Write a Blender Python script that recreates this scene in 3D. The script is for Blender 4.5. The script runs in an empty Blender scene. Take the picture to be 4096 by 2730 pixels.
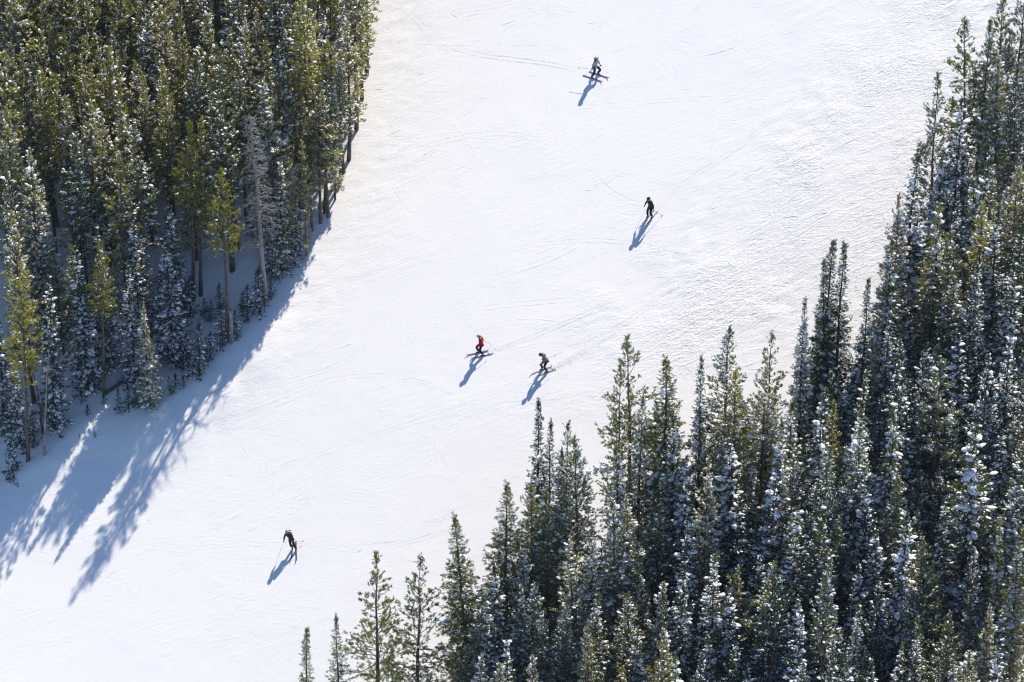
import bpy, math, random
import numpy as np
from mathutils import Vector, Matrix, Euler

# ------------------------------------------------------------------ camera, sky, sun, exposure
sc = bpy.context.scene
col = sc.collection
R = math.radians
PITCH = 40.0          # degrees the camera looks down
DIST = 341.0          # metres from the camera to the middle of the run
LENS = 180.0
CAM = np.array([0.0, -DIST*math.cos(R(PITCH)), DIST*math.sin(R(PITCH))])
cam_d = bpy.data.cameras.new('camera')
cam_d.lens = LENS; cam_d.sensor_width = 36.0; cam_d.clip_start = 1.0; cam_d.clip_end = 5000.0
cam_o = bpy.data.objects.new('camera', cam_d); col.objects.link(cam_o)
cam_o.location = CAM; cam_o.rotation_euler = (R(90-PITCH), 0, 0)
sc.camera = cam_o

SUN_EL, SUN_AZ = 50.0, 31.0     # degrees above the horizon; degrees to the right of straight away from the camera
w = bpy.data.worlds.new('World'); sc.world = w; w.use_nodes = True
nt = w.node_tree
bg = nt.nodes['Background']
sky = nt.nodes.new('ShaderNodeTexSky'); sky.sky_type = 'NISHITA'; sky.sun_disc = False
sky.sun_elevation = R(SUN_EL); sky.sun_rotation = R(SUN_AZ); sky.altitude = 2800
sky.air_density = 1.0; sky.dust_density = 0.0; sky.ozone_density = 6.0
nt.links.new(sky.outputs[0], bg.inputs[0]); bg.inputs[1].default_value = 0.14
sl = bpy.data.lights.new('sun', 'SUN'); sl.energy = 4.6; sl.angle = R(0.53); sl.color = (1.0, 0.908, 0.77)
so = bpy.data.objects.new('sun', sl); col.objects.link(so)
SUNV = Vector((math.sin(R(SUN_AZ))*math.cos(R(SUN_EL)), math.cos(R(SUN_AZ))*math.cos(R(SUN_EL)), math.sin(R(SUN_EL))))
so.rotation_euler = SUNV.to_track_quat('Z', 'Y').to_euler()
so.location = (60, 120, 150)
sc.view_settings.view_transform = 'Standard'; sc.view_settings.look = 'None'
sc.view_settings.exposure = 0.40; sc.view_settings.gamma = 1.0; sc.view_settings.use_curve_mapping = False
sc.cycles.filter_width = 1.15; sc.cycles.max_bounces = 6; sc.cycles.diffuse_bounces = 5; sc.cycles.transmission_bounces = 4

rng = np.random.default_rng(11)
random.seed(11)

# ------------------------------------------------------------------ helpers
FPX = LENS/36.0*4096.0
def ray(px, py):
    """direction through a point of the 4096 x 2730 photograph"""
    u = (px-2048.0)/FPX; v = (1365.0-py)/FPX
    a = R(PITCH)
    fwd = np.array([0, math.cos(a), -math.sin(a)]); up = np.array([0, math.sin(a), math.cos(a)]); rt = np.array([1.0, 0, 0])
    d = fwd + u*rt + v*up
    return d/np.linalg.norm(d)
def project(p):
    a = R(PITCH); d = np.asarray(p, float)-CAM
    z = d[1]*math.cos(a)-d[2]*math.sin(a); y = d[1]*math.sin(a)+d[2]*math.cos(a)
    return 2048+FPX*d[0]/z, 1365-FPX*y/z

_tab = np.random.default_rng(5).random((256, 256))
def vn(x, y, k=0):
    x = np.asarray(x, float)+k*17.31; y = np.asarray(y, float)+k*9.77
    xi = np.floor(x).astype(int); yi = np.floor(y).astype(int); fx = x-xi; fy = y-yi
    fx = fx*fx*fx*(fx*(fx*6-15)+10); fy = fy*fy*fy*(fy*(fy*6-15)+10)
    a = _tab[xi & 255, yi & 255]; b = _tab[(xi+1) & 255, yi & 255]; c = _tab[xi & 255, (yi+1) & 255]; d = _tab[(xi+1) & 255, (yi+1) & 255]
    return (a*(1-fx)+b*fx)*(1-fy)+(c*(1-fx)+d*fx)*fy-0.5
def sstep(a, b, x):
    t = np.clip((x-a)/(b-a), 0, 1); return t*t*(3-2*t)

TX, TY = math.tan(R(8.0)), math.tan(R(22.0))       # the hillside rises to the right and away
def on_plane(px, py):
    d = ray(px, py); n = np.array([-TX, -TY, 1.0])
    return CAM + d*(-(CAM@n)/(d@n))

def polydist(x, y, pts):
    """signed distance to a polyline, positive to the right of its direction"""
    best = np.full(np.shape(x), 1e9); sg = np.ones(np.shape(x))
    for (x0, y0), (x1, y1) in zip(pts[:-1], pts[1:]):
        dx, dy = x1-x0, y1-y0; L2 = dx*dx+dy*dy
        t = np.clip(((x-x0)*dx+(y-y0)*dy)/L2, 0, 1)
        d = np.hypot(x-x0-t*dx, y-y0-t*dy)
        c = (x-x0)*dy-(y-y0)*dx
        m = d < best-1e-9
        best = np.where(m, d, best); sg = np.where(m, np.where(c >= 0, 1.0, -1.0), sg)
    return best*sg
# wood's edge on the left: where the trunks meet the snow (from the bottom of the hill to the top), piste on its right
EDGE_PX = [(-900, 2300), (-300, 2030), (0, 1915), (110, 1860), (230, 1735), (420, 1625), (600, 1640), (790, 1510), (920, 1385), (1050, 1245),
           (1200, 1055), (1318, 880), (1395, 655), (1455, 385), (1490, 40), (1520, -400), (1560, -1200)]
EDGE = [tuple(on_plane(*p)[:2]) for p in EDGE_PX]
RIGHT_PX = [(1500, 3900), (1900, 2900), (2300, 2450), (2750, 2130), (3250, 1720), (3600, 1350), (3850, 950), (4050, 650), (4300, 200), (4600, -800)]
REDGE = [tuple(on_plane(*p)[:2]) for p in RIGHT_PX]

TD = (on_plane(2148, 1328)-on_plane(2048, 1365))[:2]; TD /= np.linalg.norm(TD)       # the way most tracks run
def height(x, y):
    x = np.asarray(x, float); y = np.asarray(y, float)
    z = TX*x + TY*y
    d = polydist(x, y, EDGE); e = -polydist(x, y, REDGE)      # e > 0 on the piste side of the right wood
    # broad rolls of the piste
    z = z + 0.30*vn(x/19, y/19, 1) + 0.03*vn(x/6, y/6, 2)
    near = np.exp(-((d-1.5)/2.0)**2)
    low = sstep(9, -6, y)                                       # the bank stands out lower down the hill
    z = z + (0.42+0.5*vn(x/2.4, y/2.4, 22))*low*near - (0.25+0.75*low)*sstep(0.8, -4.5, d)
    wood = sstep(0.6, -2.5, d); rw = sstep(0.5, -3.0, e)
    z = z + wood*(0.55*vn(x/3.1, y/3.1, 3)+0.22*vn(x/1.1, y/1.1, 4)) + rw*(0.6*vn(x/3.0, y/3.0, 5)+0.2*vn(x/1.0, y/1.0, 6))
    u = x*TD[0]+y*TD[1]; v = -x*TD[1]+y*TD[0]
    # drifts along the left edge, where riders cut in beside the trees
    ed = np.exp(-(np.clip(d-2.2, -9, 99)/2.6)**2)*sstep(-0.8, 1.0, d)
    z = z + ed*(0.025*vn(u/2.2, v/0.7, 7)+0.035*vn(u/0.7, v/0.30, 8))
    # skied-out, chopped-up snow down the right side
    ch = sstep(24, 11, e)*sstep(-10, 1.5, y)*(0.35+1.3*np.clip(vn(x/6, y/6, 9)+0.35, 0, 1))
    ch = np.clip(ch, 0, 1.2)
    z = z + ch*(0.008*vn(u/2.2, v/0.6, 10)+0.060*vn(u/0.75, v/0.28, 11)*(0.4+1.2*np.clip(vn(x/1.9, y/1.9, 14)+0.3, 0, 1)))
    return z

def rough(x, y):
    """how chopped up the surface is: 1 down the skied-out right side, some beside the left wood"""
    d = polydist(x, y, EDGE); e = -polydist(x, y, REDGE)
    c = sstep(19, 10, e+3.5*vn(x/4, y/4, 15)+1.2*vn(x/1.3, y/1.3, 16))*sstep(-9, 3, y+5*vn(x/5, y/5, 17))*(0.55+0.9*np.clip(vn(x/2.6, y/2.6, 18)+0.25, 0, 1))
    l = 0.25*sstep(9, 2, d+3*vn(x/3, y/3, 19))
    return np.clip(np.maximum(c, l), 0, 1)
def ground_hit(px, py, dz=0.0):
    """where the ray through a pixel is dz metres above the snow"""
    d = ray(px, py); n = np.array([-TX, -TY, 1.0])
    t = (dz-(CAM@n))/(d@n)
    for _ in range(9):
        p = CAM+d*t
        t -= (p[2]-dz-float(hgrid(p[0], p[1])))/(d@n)*0.9
    return CAM+d*t

# ------------------------------------------------------------------ materials
def mat(name, rgb, rough=0.7, spec=0.3, **kw):
    m = bpy.data.materials.new(name); m.use_nodes = True
    b = m.node_tree.nodes['Principled BSDF']
    b.inputs['Base Color'].default_value = (*rgb, 1); b.inputs['Roughness'].default_value = rough
    b.inputs['Specular IOR Level'].default_value = spec
    for k, v in kw.items(): b.inputs[k.replace('_', ' ')].default_value = v
    return m
def N(m, t, **kw):
    n = m.node_tree.nodes.new(t)
    for k, v in kw.items(): setattr(n, k, v)
    return n
def link(m, a, b): m.node_tree.links.new(a, b)

def needles(name, lo, hi, trans=0.35):
    lo = tuple(2.05*c for c in lo); hi = tuple(2.05*c for c in hi)      # reflecting and transmitting halves share one mix
    m = bpy.data.materials.new(name); m.use_nodes = True; t = m.node_tree
    t.nodes.clear()
    out = N(m, 'ShaderNodeOutputMaterial'); mix = N(m, 'ShaderNodeMixShader'); mix.inputs[0].default_value = trans
    p = N(m, 'ShaderNodeBsdfPrincipled'); p.inputs['Roughness'].default_value = 0.7; p.inputs['Specular IOR Level'].default_value = 0.12
    tr = N(m, 'ShaderNodeBsdfTranslucent')
    oi = N(m, 'ShaderNodeObjectInfo'); tc = N(m, 'ShaderNodeTexCoord'); no = N(m, 'ShaderNodeTexNoise'); no.inputs['Scale'].default_value = 1.6
    link(m, tc.outputs['Object'], no.inputs['Vector'])
    ad = N(m, 'ShaderNodeMath', operation='ADD'); link(m, oi.outputs['Random'], ad.inputs[0]); link(m, no.outputs['Fac'], ad.inputs[1])
    ml = N(m, 'ShaderNodeMath', operation='MULTIPLY'); link(m, ad.outputs[0], ml.inputs[0]); ml.inputs[1].default_value = 0.55
    cr = N(m, 'ShaderNodeValToRGB'); cr.color_ramp.elements[0].position = 0.2; cr.color_ramp.elements[1].position = 0.85
    cr.color_ramp.elements[0].color = (*lo, 1); cr.color_ramp.elements[1].color = (*hi, 1)
    link(m, ml.outputs[0], cr.inputs[0]); link(m, cr.outputs[0], p.inputs['Base Color'])
    br = N(m, 'ShaderNodeMix', data_type='RGBA', blend_type='MULTIPLY'); br.inputs[0].default_value = 1.0
    br.inputs[7].default_value = (1.32, 1.34, 0.5, 1); link(m, cr.outputs[0], br.inputs[6]); link(m, br.outputs[2], tr.inputs['Color'])
    link(m, p.outputs[0], mix.inputs[1]); link(m, tr.outputs[0], mix.inputs[2]); link(m, mix.outputs[0], out.inputs[0])
    return m
M = {}
M['olive'] = needles('needles_olive', (0.112, 0.116, 0.026), (0.182, 0.166, 0.037), 0.54)
M['green'] = needles('needles_green', (0.044, 0.064, 0.028), (0.098, 0.106, 0.034), 0.48)
M['dark'] = needles('needles_dark', (0.016, 0.034, 0.030), (0.036, 0.058, 0.036), 0.40)
M['grey'] = needles('needles_grey', (0.055, 0.080, 0.056), (0.095, 0.115, 0.070), 0.36)
M['rust'] = needles('needles_rust', (0.090, 0.075, 0.022), (0.150, 0.100, 0.030), 0.42)

def bark(name, a, b, sc_=3.0):
    m = mat(name, a, 0.9, 0.1); p = m.node_tree.nodes['Principled BSDF']
    tc = N(m, 'ShaderNodeTexCoord'); mp = N(m, 'ShaderNodeMapping'); mp.inputs['Scale'].default_value = (sc_, sc_, sc_*0.35)
    no = N(m, 'ShaderNodeTexNoise'); no.inputs['Scale'].default_value = 2.0; no.inputs['Detail'].default_value = 4
    cr = N(m, 'ShaderNodeValToRGB'); cr.color_ramp.elements[0].position = 0.35; cr.color_ramp.elements[1].position = 0.68
    cr.color_ramp.elements[0].color = (*a, 1); cr.color_ramp.elements[1].color = (*b, 1)
    link(m, tc.outputs['Object'], mp.inputs[0]); link(m, mp.outputs[0], no.inputs['Vector']); link(m, no.outputs['Fac'], cr.inputs[0]); link(m, cr.outputs[0], p.inputs['Base Color'])
    bu = N(m, 'ShaderNodeBump'); bu.inputs['Strength'].default_value = 0.6; bu.inputs['Distance'].default_value = 0.03
    link(m, no.outputs['Fac'], bu.inputs['Height']); link(m, bu.outputs[0], p.inputs['Normal'])
    return m
M['bark'] = bark('bark', (0.075, 0.058, 0.046), (0.20, 0.165, 0.135))
M['barkdark'] = bark('bark_dark', (0.045, 0.038, 0.034), (0.12, 0.10, 0.085))
M['deadwood'] = bark('dead_wood', (0.20, 0.185, 0.17), (0.40, 0.38, 0.36))

m = mat('tree_snow', (0.88, 0.88, 0.89), 0.6, 0.25)
no = N(m, 'ShaderNodeTexNoise'); no.inputs['Scale'].default_value = 9; bu = N(m, 'ShaderNodeBump'); bu.inputs['Distance'].default_value = 0.05; bu.inputs['Strength'].default_value = 0.5
link(m, no.outputs['Fac'], bu.inputs['Height']); link(m, bu.outputs[0], m.node_tree.nodes['Principled BSDF'].inputs['Normal'])
M['snow'] = m

def ground_material():
    m = mat('piste_snow', (0.885, 0.875, 0.862), 0.55, 0.25); p = m.node_tree.nodes['Principled BSDF']
    tc = N(m, 'ShaderNodeTexCoord')
    def streak(rot, sx, sy, detail, dist=0.4):
        r_ = N(m, 'ShaderNodeMapping'); r_.vector_type = 'TEXTURE'; r_.inputs['Rotation'].default_value = (0, 0, rot)
        s_ = N(m, 'ShaderNodeMapping'); s_.inputs['Scale'].default_value = (sx, sy, 0.2)
        n = N(m, 'ShaderNodeTexNoise'); n.inputs['Scale'].default_value = 1.0; n.inputs['Detail'].default_value = detail; n.inputs['Distortion'].default_value = dist
        link(m, tc.outputs['Object'], r_.inputs[0]); link(m, r_.outputs[0], s_.inputs[0]); link(m, s_.outputs[0], n.inputs['Vector'])
        return n.outputs['Fac']
    def mask(scale, lo, hi, seed):
        n = N(m, 'ShaderNodeTexNoise'); n.inputs['Scale'].default_value = scale; n.inputs['Detail'].default_value = 3
        mp = N(m, 'ShaderNodeMapping'); mp.inputs['Location'].default_value = (seed, seed*1.7, 0)
        link(m, tc.outputs['Object'], mp.inputs[0]); link(m, mp.outputs[0], n.inputs['Vector'])
        r = N(m, 'ShaderNodeMapRange'); r.inputs['From Min'].default_value = lo; r.inputs['From Max'].default_value = hi
        link(m, n.outputs['Fac'], r.inputs['Value']); return r.outputs[0]
    def mul(a, b):
        x = N(m, 'ShaderNodeMath', operation='MULTIPLY'); link(m, a, x.inputs[0])
        if isinstance(b, float): x.inputs[1].default_value = b
        else: link(m, b, x.inputs[1])
        return x.outputs[0]
    def add(a, b):
        x = N(m, 'ShaderNodeMath', operation='ADD'); link(m, a, x.inputs[0]); link(m, b, x.inputs[1]); return x.outputs[0]
    th = math.atan2(TD[1], TD[0])
    h = mul(mul(streak(th, 0.7, 6.0, 3.0), mask(0.22, 0.40, 0.62, 3)), 1.0)
    h = add(h, mul(mul(streak(th+0.35, 0.9, 7.0, 2.0), mask(0.17, 0.44, 0.64, 13)), 0.8))
    h = add(h, mul(mul(streak(th-0.5, 0.8, 6.0, 2.0), mask(0.2, 0.48, 0.66, 31)), 0.7))
    h = add(h, mul(mul(streak(th+1.3, 0.5, 3.0, 2.0, 1.5), mask(0.25, 0.52, 0.68, 47)), 0.45))
    h = add(h, mul(mul(streak(th, 4.5, 9.0, 3.0, 0.6), mask(0.35, 0.30, 0.62, 71)), 0.75))
    at = N(m, 'ShaderNodeAttribute', attribute_name='chopped')
    c1 = add(mul(streak(th+0.2, 0.9, 5.0, 4.0, 1.2), 1.0), mul(streak(th-0.3, 1.6, 6.0, 3.0, 0.8), 0.6))
    c1 = add(c1, mul(streak(th+0.75, 1.4, 6.0, 3.0, 0.8), 0.6)); c1 = add(c1, mul(streak(0.3, 5.0, 6.0, 3.0, 0.5), 0.5))
    h = add(h, mul(mul(c1, at.outputs['Fac']), 4.6))
    bu = N(m, 'ShaderNodeBump'); bu.inputs['Strength'].default_value = 1.0; bu.inputs['Distance'].default_value = 0.017
    link(m, h, bu.inputs['Height']); link(m, bu.outputs[0], p.inputs['Normal'])
    return m
M['piste'] = ground_material()

# ------------------------------------------------------------------ mesh helpers
def mesh_np(name, verts, faces, smooth=False):
    """faces: list of (n,k) integer arrays"""
    me = bpy.data.meshes.new(name)
    verts = np.asarray(verts, np.float32); me.vertices.add(len(verts)); me.vertices.foreach_set('co', verts.ravel())
    loops = np.concatenate([np.asarray(f, np.int32).ravel() for f in faces])
    tot = np.concatenate([np.full(len(f), np.asarray(f).shape[1], np.int32) for f in faces])
    start = np.concatenate([[0], np.cumsum(tot)[:-1]]).astype(np.int32)
    me.loops.add(len(loops)); me.loops.foreach_set('vertex_index', loops)
    me.polygons.add(len(tot)); me.polygons.foreach_set('loop_start', start); me.polygons.foreach_set('loop_total', tot)
    me.polygons.foreach_set('use_smooth', np.full(len(tot), bool(smooth)))
    me.update(calc_edges=True); me.validate()
    return me
def obj(name, data, material=None, parent=None):
    o = bpy.data.objects.new(name, data); col.objects.link(o)
    if material is not None and data is not None and len(data.materials) == 0: data.materials.append(material)
    if parent: o.parent = parent
    return o
def tag(o, label, cat, group=None):
    o['label'] = label; o['category'] = cat
    if group: o['group'] = group
    return o

class MB:
    """collects tubes and lumps into one mesh"""
    def __init__(s): s.v = []; s.q = []; s.t = []; s.n = 0
    def tube(s, pts, rad, k=6, cap=True):
        pts = np.asarray(pts, float); n = len(pts); rad = np.broadcast_to(np.asarray(rad, float), (n,))
        tan = np.gradient(pts, axis=0); tan /= np.linalg.norm(tan, axis=1)[:, None]+1e-9
        ref = np.array([0, 0, 1.0]) if abs(tan[:, 2]).mean() < 0.8 else np.array([1.0, 0, 0])
        a = np.cross(tan, ref); a /= np.linalg.norm(a, axis=1)[:, None]+1e-9; b = np.cross(tan, a)
        ang = np.linspace(0, 2*np.pi, k, endpoint=False)
        ring = pts[:, None]+rad[:, None, None]*(np.cos(ang)[None, :, None]*a[:, None]+np.sin(ang)[None, :, None]*b[:, None])
        s.v.append(ring.reshape(-1, 3)); i = np.arange(n-1)[:, None]*k; j = np.arange(k)[None]; j2 = (j+1) % k
        s.q.append(np.stack([i+j, i+j2, i+k+j2, i+k+j], -1).reshape(-1, 4)+s.n)
        base = s.n; s.n += n*k
        if cap and k >= 3:
            s.v.append(pts[[0, -1]]); c0, c1 = s.n, s.n+1; s.n += 2; jj = np.arange(k); jn = (jj+1) % k
            s.t.append(np.stack([np.full(k, c0), base+jn, base+jj], -1)); s.t.append(np.stack([np.full(k, c1), base+(n-1)*k+jj, base+(n-1)*k+jn], -1))
    def raw(s, v, q=None, t=None):
        v = np.asarray(v, float); s.v.append(v)
        if q is not None and len(q): s.q.append(np.asarray(q)+s.n)
        if t is not None and len(t): s.t.append(np.asarray(t)+s.n)
        s.n += len(v)
    def mesh(s, name, smooth=True):
        f = []
        if s.q: f.append(np.concatenate(s.q))
        if s.t: f.append(np.concatenate(s.t))
        return mesh_np(name, np.concatenate(s.v), f, smooth)

# ------------------------------------------------------------------ the snow-covered hillside
def axis_coords(lo, hi, step, far_lo, far_hi, grow=1.22):
    c = list(np.arange(lo, hi+step/2, step)); a = []; x = lo; s = step
    while x > far_lo: s *= grow; x -= s; a.append(x)
    b = []; x = hi; s = step
    while x < far_hi: s *= grow; x += s; b.append(x)
    return np.array(a[::-1]+c+b)
gx = axis_coords(-42, 42, 0.18, -400, 400); gy = axis_coords(-46, 36, 0.18, -300, 420)
GX, GY = np.meshgrid(gx, gy); GZ = height(GX, GY)
nx, ny = len(gx), len(gy)
ii = (np.arange(ny-1)[:, None]*nx+np.arange(nx-1)[None]).ravel()
gm = mesh_np('snow_ground', np.stack([GX, GY, GZ], -1).reshape(-1, 3), [np.stack([ii, ii+1, ii+nx+1, ii+nx], -1)], True)
at_ = gm.attributes.new('chopped', 'FLOAT', 'POINT'); at_.data.foreach_set('value', rough(GX, GY).ravel().astype(np.float32))
ground = obj('snow_ground', gm, M['piste']); ground['kind'] = 'structure'
def hgrid(x, y):
    """height of the built ground (bilinear)"""
    x = np.asarray(x, float); y = np.asarray(y, float)
    i = np.clip(np.searchsorted(gx, x)-1, 0, nx-2); j = np.clip(np.searchsorted(gy, y)-1, 0, ny-2)
    fx = (x-gx[i])/(gx[i+1]-gx[i]); fy = (y-gy[j])/(gy[j+1]-gy[j])
    return (GZ[j, i]*(1-fx)+GZ[j, i+1]*fx)*(1-fy)+(GZ[j+1, i]*(1-fx)+GZ[j+1, i+1]*fx)*fy
def slope_frame(x, y, fwd):
    """axes of something lying on the snow, pointing along fwd"""
    e = 0.5
    gxx = (hgrid(x+e, y)-hgrid(x-e, y))/(2*e); gyy = (hgrid(x, y+e)-hgrid(x, y-e))/(2*e)
    up = Vector((-gxx, -gyy, 1)).normalized(); f = Vector((fwd[0], fwd[1], 0)); f = (f-up*f.dot(up)).normalized()
    return f, up, f.cross(up)

# ------------------------------------------------------------------ ski tracks: thin ridges thrown up beside each ski
SKIERS = [(2379, 307, 29, 10.5, 0.10), (2600, 872, -28, 36, -0.16), (1924, 1419, -62, 18, 0.06), (2180, 1486, -48, 22, 0.09), (1178, 2200, -8, 50, -0.22)]
def build_tracks():
    mb_v, mb_q = [], []; n0 = 0
    r = np.random.default_rng(3)
    def one(xy, wd, ht):
        nonlocal n0
        x, y = xy[:, 0], xy[:, 1]; n = len(x)
        d = polydist(x, y, EDGE)
        if d.min() < 0.6: return
        t = np.gradient(xy, axis=0); t /= np.linalg.norm(t, axis=1)[:, None]+1e-9; nn = np.stack([-t[:, 1], t[:, 0]], 1)
        fade = np.sin(np.linspace(0.02, np.pi-0.02, n))**0.6*(0.2+1.3*r.random(n))
        L = xy+nn*wd; Rr = xy-nn*wd
        zc = np.maximum(hgrid(x, y)+ht*fade, 0*x-999)
        V = np.stack([np.column_stack([L, hgrid(L[:, 0], L[:, 1])-0.012]), np.column_stack([xy, zc]), np.column_stack([Rr, hgrid(Rr[:, 0], Rr[:, 1])-0.012])], 1)
        mb_v.append(V.reshape(-1, 3)); i = np.arange(n-1)*3
        q = np.concatenate([np.stack([i, i+3, i+4, i+1], -1), np.stack([i+1, i+4, i+5, i+2], -1)])
        mb_q.append(q+n0); n0 += 3*n
    th0 = math.atan2(TD[1], TD[0])
    def path(x, y, th, L, curv, dcurv=0.0):
        n = max(5, int(L/0.3)); s = L/n; P = np.zeros((n, 2)); k = curv
        for i in range(n):
            P[i] = x, y; x += math.cos(th)*s; y += math.sin(th)*s; th += k*s; k += dcurv*s
        return P
    for k_ in range(4200):                                  # scrapes and edge marks, thick on the skied-out right side
        px, py = (r.uniform(-100, 4200), r.uniform(-150, 2900)) if k_ < 3000 else (r.uniform(2700, 4100), r.uniform(-150, 1500))
        if k_ >= 3000 and px < 3500-0.42*py*(1 if py > 700 else 0.2)-r.gamma(1.5, 110): continue
        p = on_plane(px, py)
        if vn(p[0]/7, p[1]/7, 21) < -0.02 and r.random() < 0.75: continue
        th = th0+r.normal(0, 0.30 if k_ < 3000 else 0.42)+(r.random() < 0.15)*r.normal(0, 1.0); L = r.gamma(1.6, 0.6)+0.35
        P = path(p[0], p[1], th, L, r.normal(0, 0.05))
        for q in range(r.integers(1, 4)):
            off = np.array([-math.sin(th), math.cos(th)])*q*r.uniform(0.12, 0.4)
            one(P+off, r.uniform(0.02, 0.035), min(0.024, r.lognormal(-5.4 if k_ < 3000 else -4.8, 0.55)))
    for _ in range(240):                                    # long traverses, in pairs
        px, py = r.uniform(-200, 4200), r.uniform(-150, 2900); p = on_plane(px, py)
        th = th0+r.normal(0, 0.25); L = r.uniform(7, 24)
        P = path(p[0], p[1], th, L, r.normal(0, 0.05), r.normal(0, 0.004)); off = np.array([-math.sin(th), math.cos(th)])*r.uniform(0.22, 0.4)
        h_ = r.uniform(0.002, 0.009)
        one(P, 0.03, h_); one(P+off, 0.03, h_)
    for _ in range(330):                                    # turns down the fall line
        px, py = r.uniform(900, 4000), r.uniform(-100, 2700); p = on_plane(px, py)
        th = math.atan2(-TY, -TX)+r.normal(0, 0.35); L = r.uniform(3, 9); k = r.choice([-1, 1])*r.uniform(0.08, 0.30)
        P = path(p[0], p[1], th, L, k, -k*0.15); off = np.array([-math.sin(th), math.cos(th)])*r.uniform(0.22, 0.4)
        h_ = r.uniform(0.003, 0.014)
        one(P, 0.03, h_); one(P+off, 0.03, h_)
    for sx, sy, hx, hy, kk in SKIERS:                       # fresh tracks leading up to each rider
        p = on_plane(sx, sy); f = (on_plane(sx+hx, sy+hy)-p)[:2]; f /= np.linalg.norm(f); a = math.atan2(-f[1], -f[0]); nn = np.array([-f[1], f[0]])
        for off in (-0.17, -0.11, 0.11, 0.17):
            P = path(p[0]-f[0]*0.75+nn[0]*off, p[1]-f[1]*0.75+nn[1]*off, a, r.uniform(9, 13), kk, -kk*0.22); one(P, 0.025, 0.010)
    me = mesh_np('ski_tracks', np.concatenate(mb_v), [np.concatenate(mb_q)], False)
    o = obj('ski_tracks', me, M['piste']); o['kind'] = 'stuff'; o['label'] = 'fine ski tracks and edge marks scored across the piste'
build_tracks()

# ------------------------------------------------------------------ trees
def unit(v): return v/(np.linalg.norm(v, axis=-1, keepdims=True)+1e-9)

def foliage(P, D, L, k, nlen, wid, r, spread=0.9, frost=0.0):
    """needle tufts: k slim triangles on each shoot (origins P, directions D, lengths L)"""
    n = len(P); P = np.repeat(P, k, 0); D = np.repeat(D, k, 0); L = np.repeat(L, k)
    t = r.random(n*k)*0.9+0.05; base = P+D*(L*t)[:, None]
    q = unit(r.normal(size=(n*k, 3))); perp = unit(q-D*np.sum(q*D, 1)[:, None])
    a = spread*(0.45+0.75*r.random(n*k)); nd = unit(D*np.cos(a)[:, None]+perp*np.sin(a)[:, None]+np.array([0, 0, 0.12]))
    sc_ = np.clip(L/0.24, 0.4, 1.0); nl = nlen*sc_*(0.6+0.8*r.random(n*k)); ww = wid*sc_*(0.6+0.8*r.random(n*k))
    side = unit(np.cross(nd, unit(r.normal(size=(n*k, 3)))))
    fr = (r.random(n*k) < np.repeat(frost, k)) & (nd[:, 2] > -0.5)                 # frosted sprays lie flat and wide
    flat = unit(np.cross(nd, np.array([0, 0, 1.0])+0*nd)); side = np.where(fr[:, None], flat, side); ww = np.where(fr, ww*1.7, ww); base = base+np.where(fr, 0.035, 0.0)[:, None]*np.array([0, 0, 1.0])
    mid = base+nd*(nl*0.45)[:, None]
    v = np.stack([base, mid+side*ww[:, None], base+nd*nl[:, None], mid-side*ww[:, None]], 1).reshape(-1, 3)
    f = (np.arange(n*k)*4)[:, None]+np.array([0, 1, 2, 3])
    return v, f, fr

_dome_dirs = None
def lumps(P, A, la, lb, lh, r):
    """snow lumps: low domes centred on P, long axis A, half sizes la, lb, height lh"""
    n = len(P); k = 6
    A = A.copy(); A[:, 2] *= 0.7; A = unit(A); B = unit(np.cross(np.array([0, 0, 1.0])+0*A, A)); U = unit(np.cross(A, B))
    ang = np.arange(k)*2*np.pi/k
    V = []
    def ring(s, h):
        j = 0.75+0.5*r.random((n, k))
        return P[:, None]+(A[:, None]*(np.cos(ang)[None, :, None]*(la*s)[:, None, None])+B[:, None]*(np.sin(ang)[None, :, None]*(lb*s)[:, None, None]))*j[..., None]+U[:, None]*((lh*h)[:, None]*(0.8+0.4*r.random((n, k))))[..., None]
    bot = P[:, None]-U[:, None]*(lh*0.35)[:, None, None]
    V = np.concatenate([bot, ring(1.0, 0.05), ring(0.72, 0.75), P[:, None]+U[:, None]*lh[:, None, None]], 1)   # 1 + 6 + 6 + 1
    m_ = 14; j = np.arange(k); jn = (j+1) % k
    q = np.stack([1+j, 1+jn, 7+jn, 7+j], -1)
    t = np.concatenate([np.stack([np.zeros(k, int), 1+jn, 1+j], -1), np.stack([np.full(k, 13), 7+j, 7+jn], -1)])
    o = (np.arange(n)*m_)[:, None, None]
    return V.reshape(-1, 3), (q[None]+o).reshape(-1, 4), (t[None]+o).reshape(-1, 3)

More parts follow.
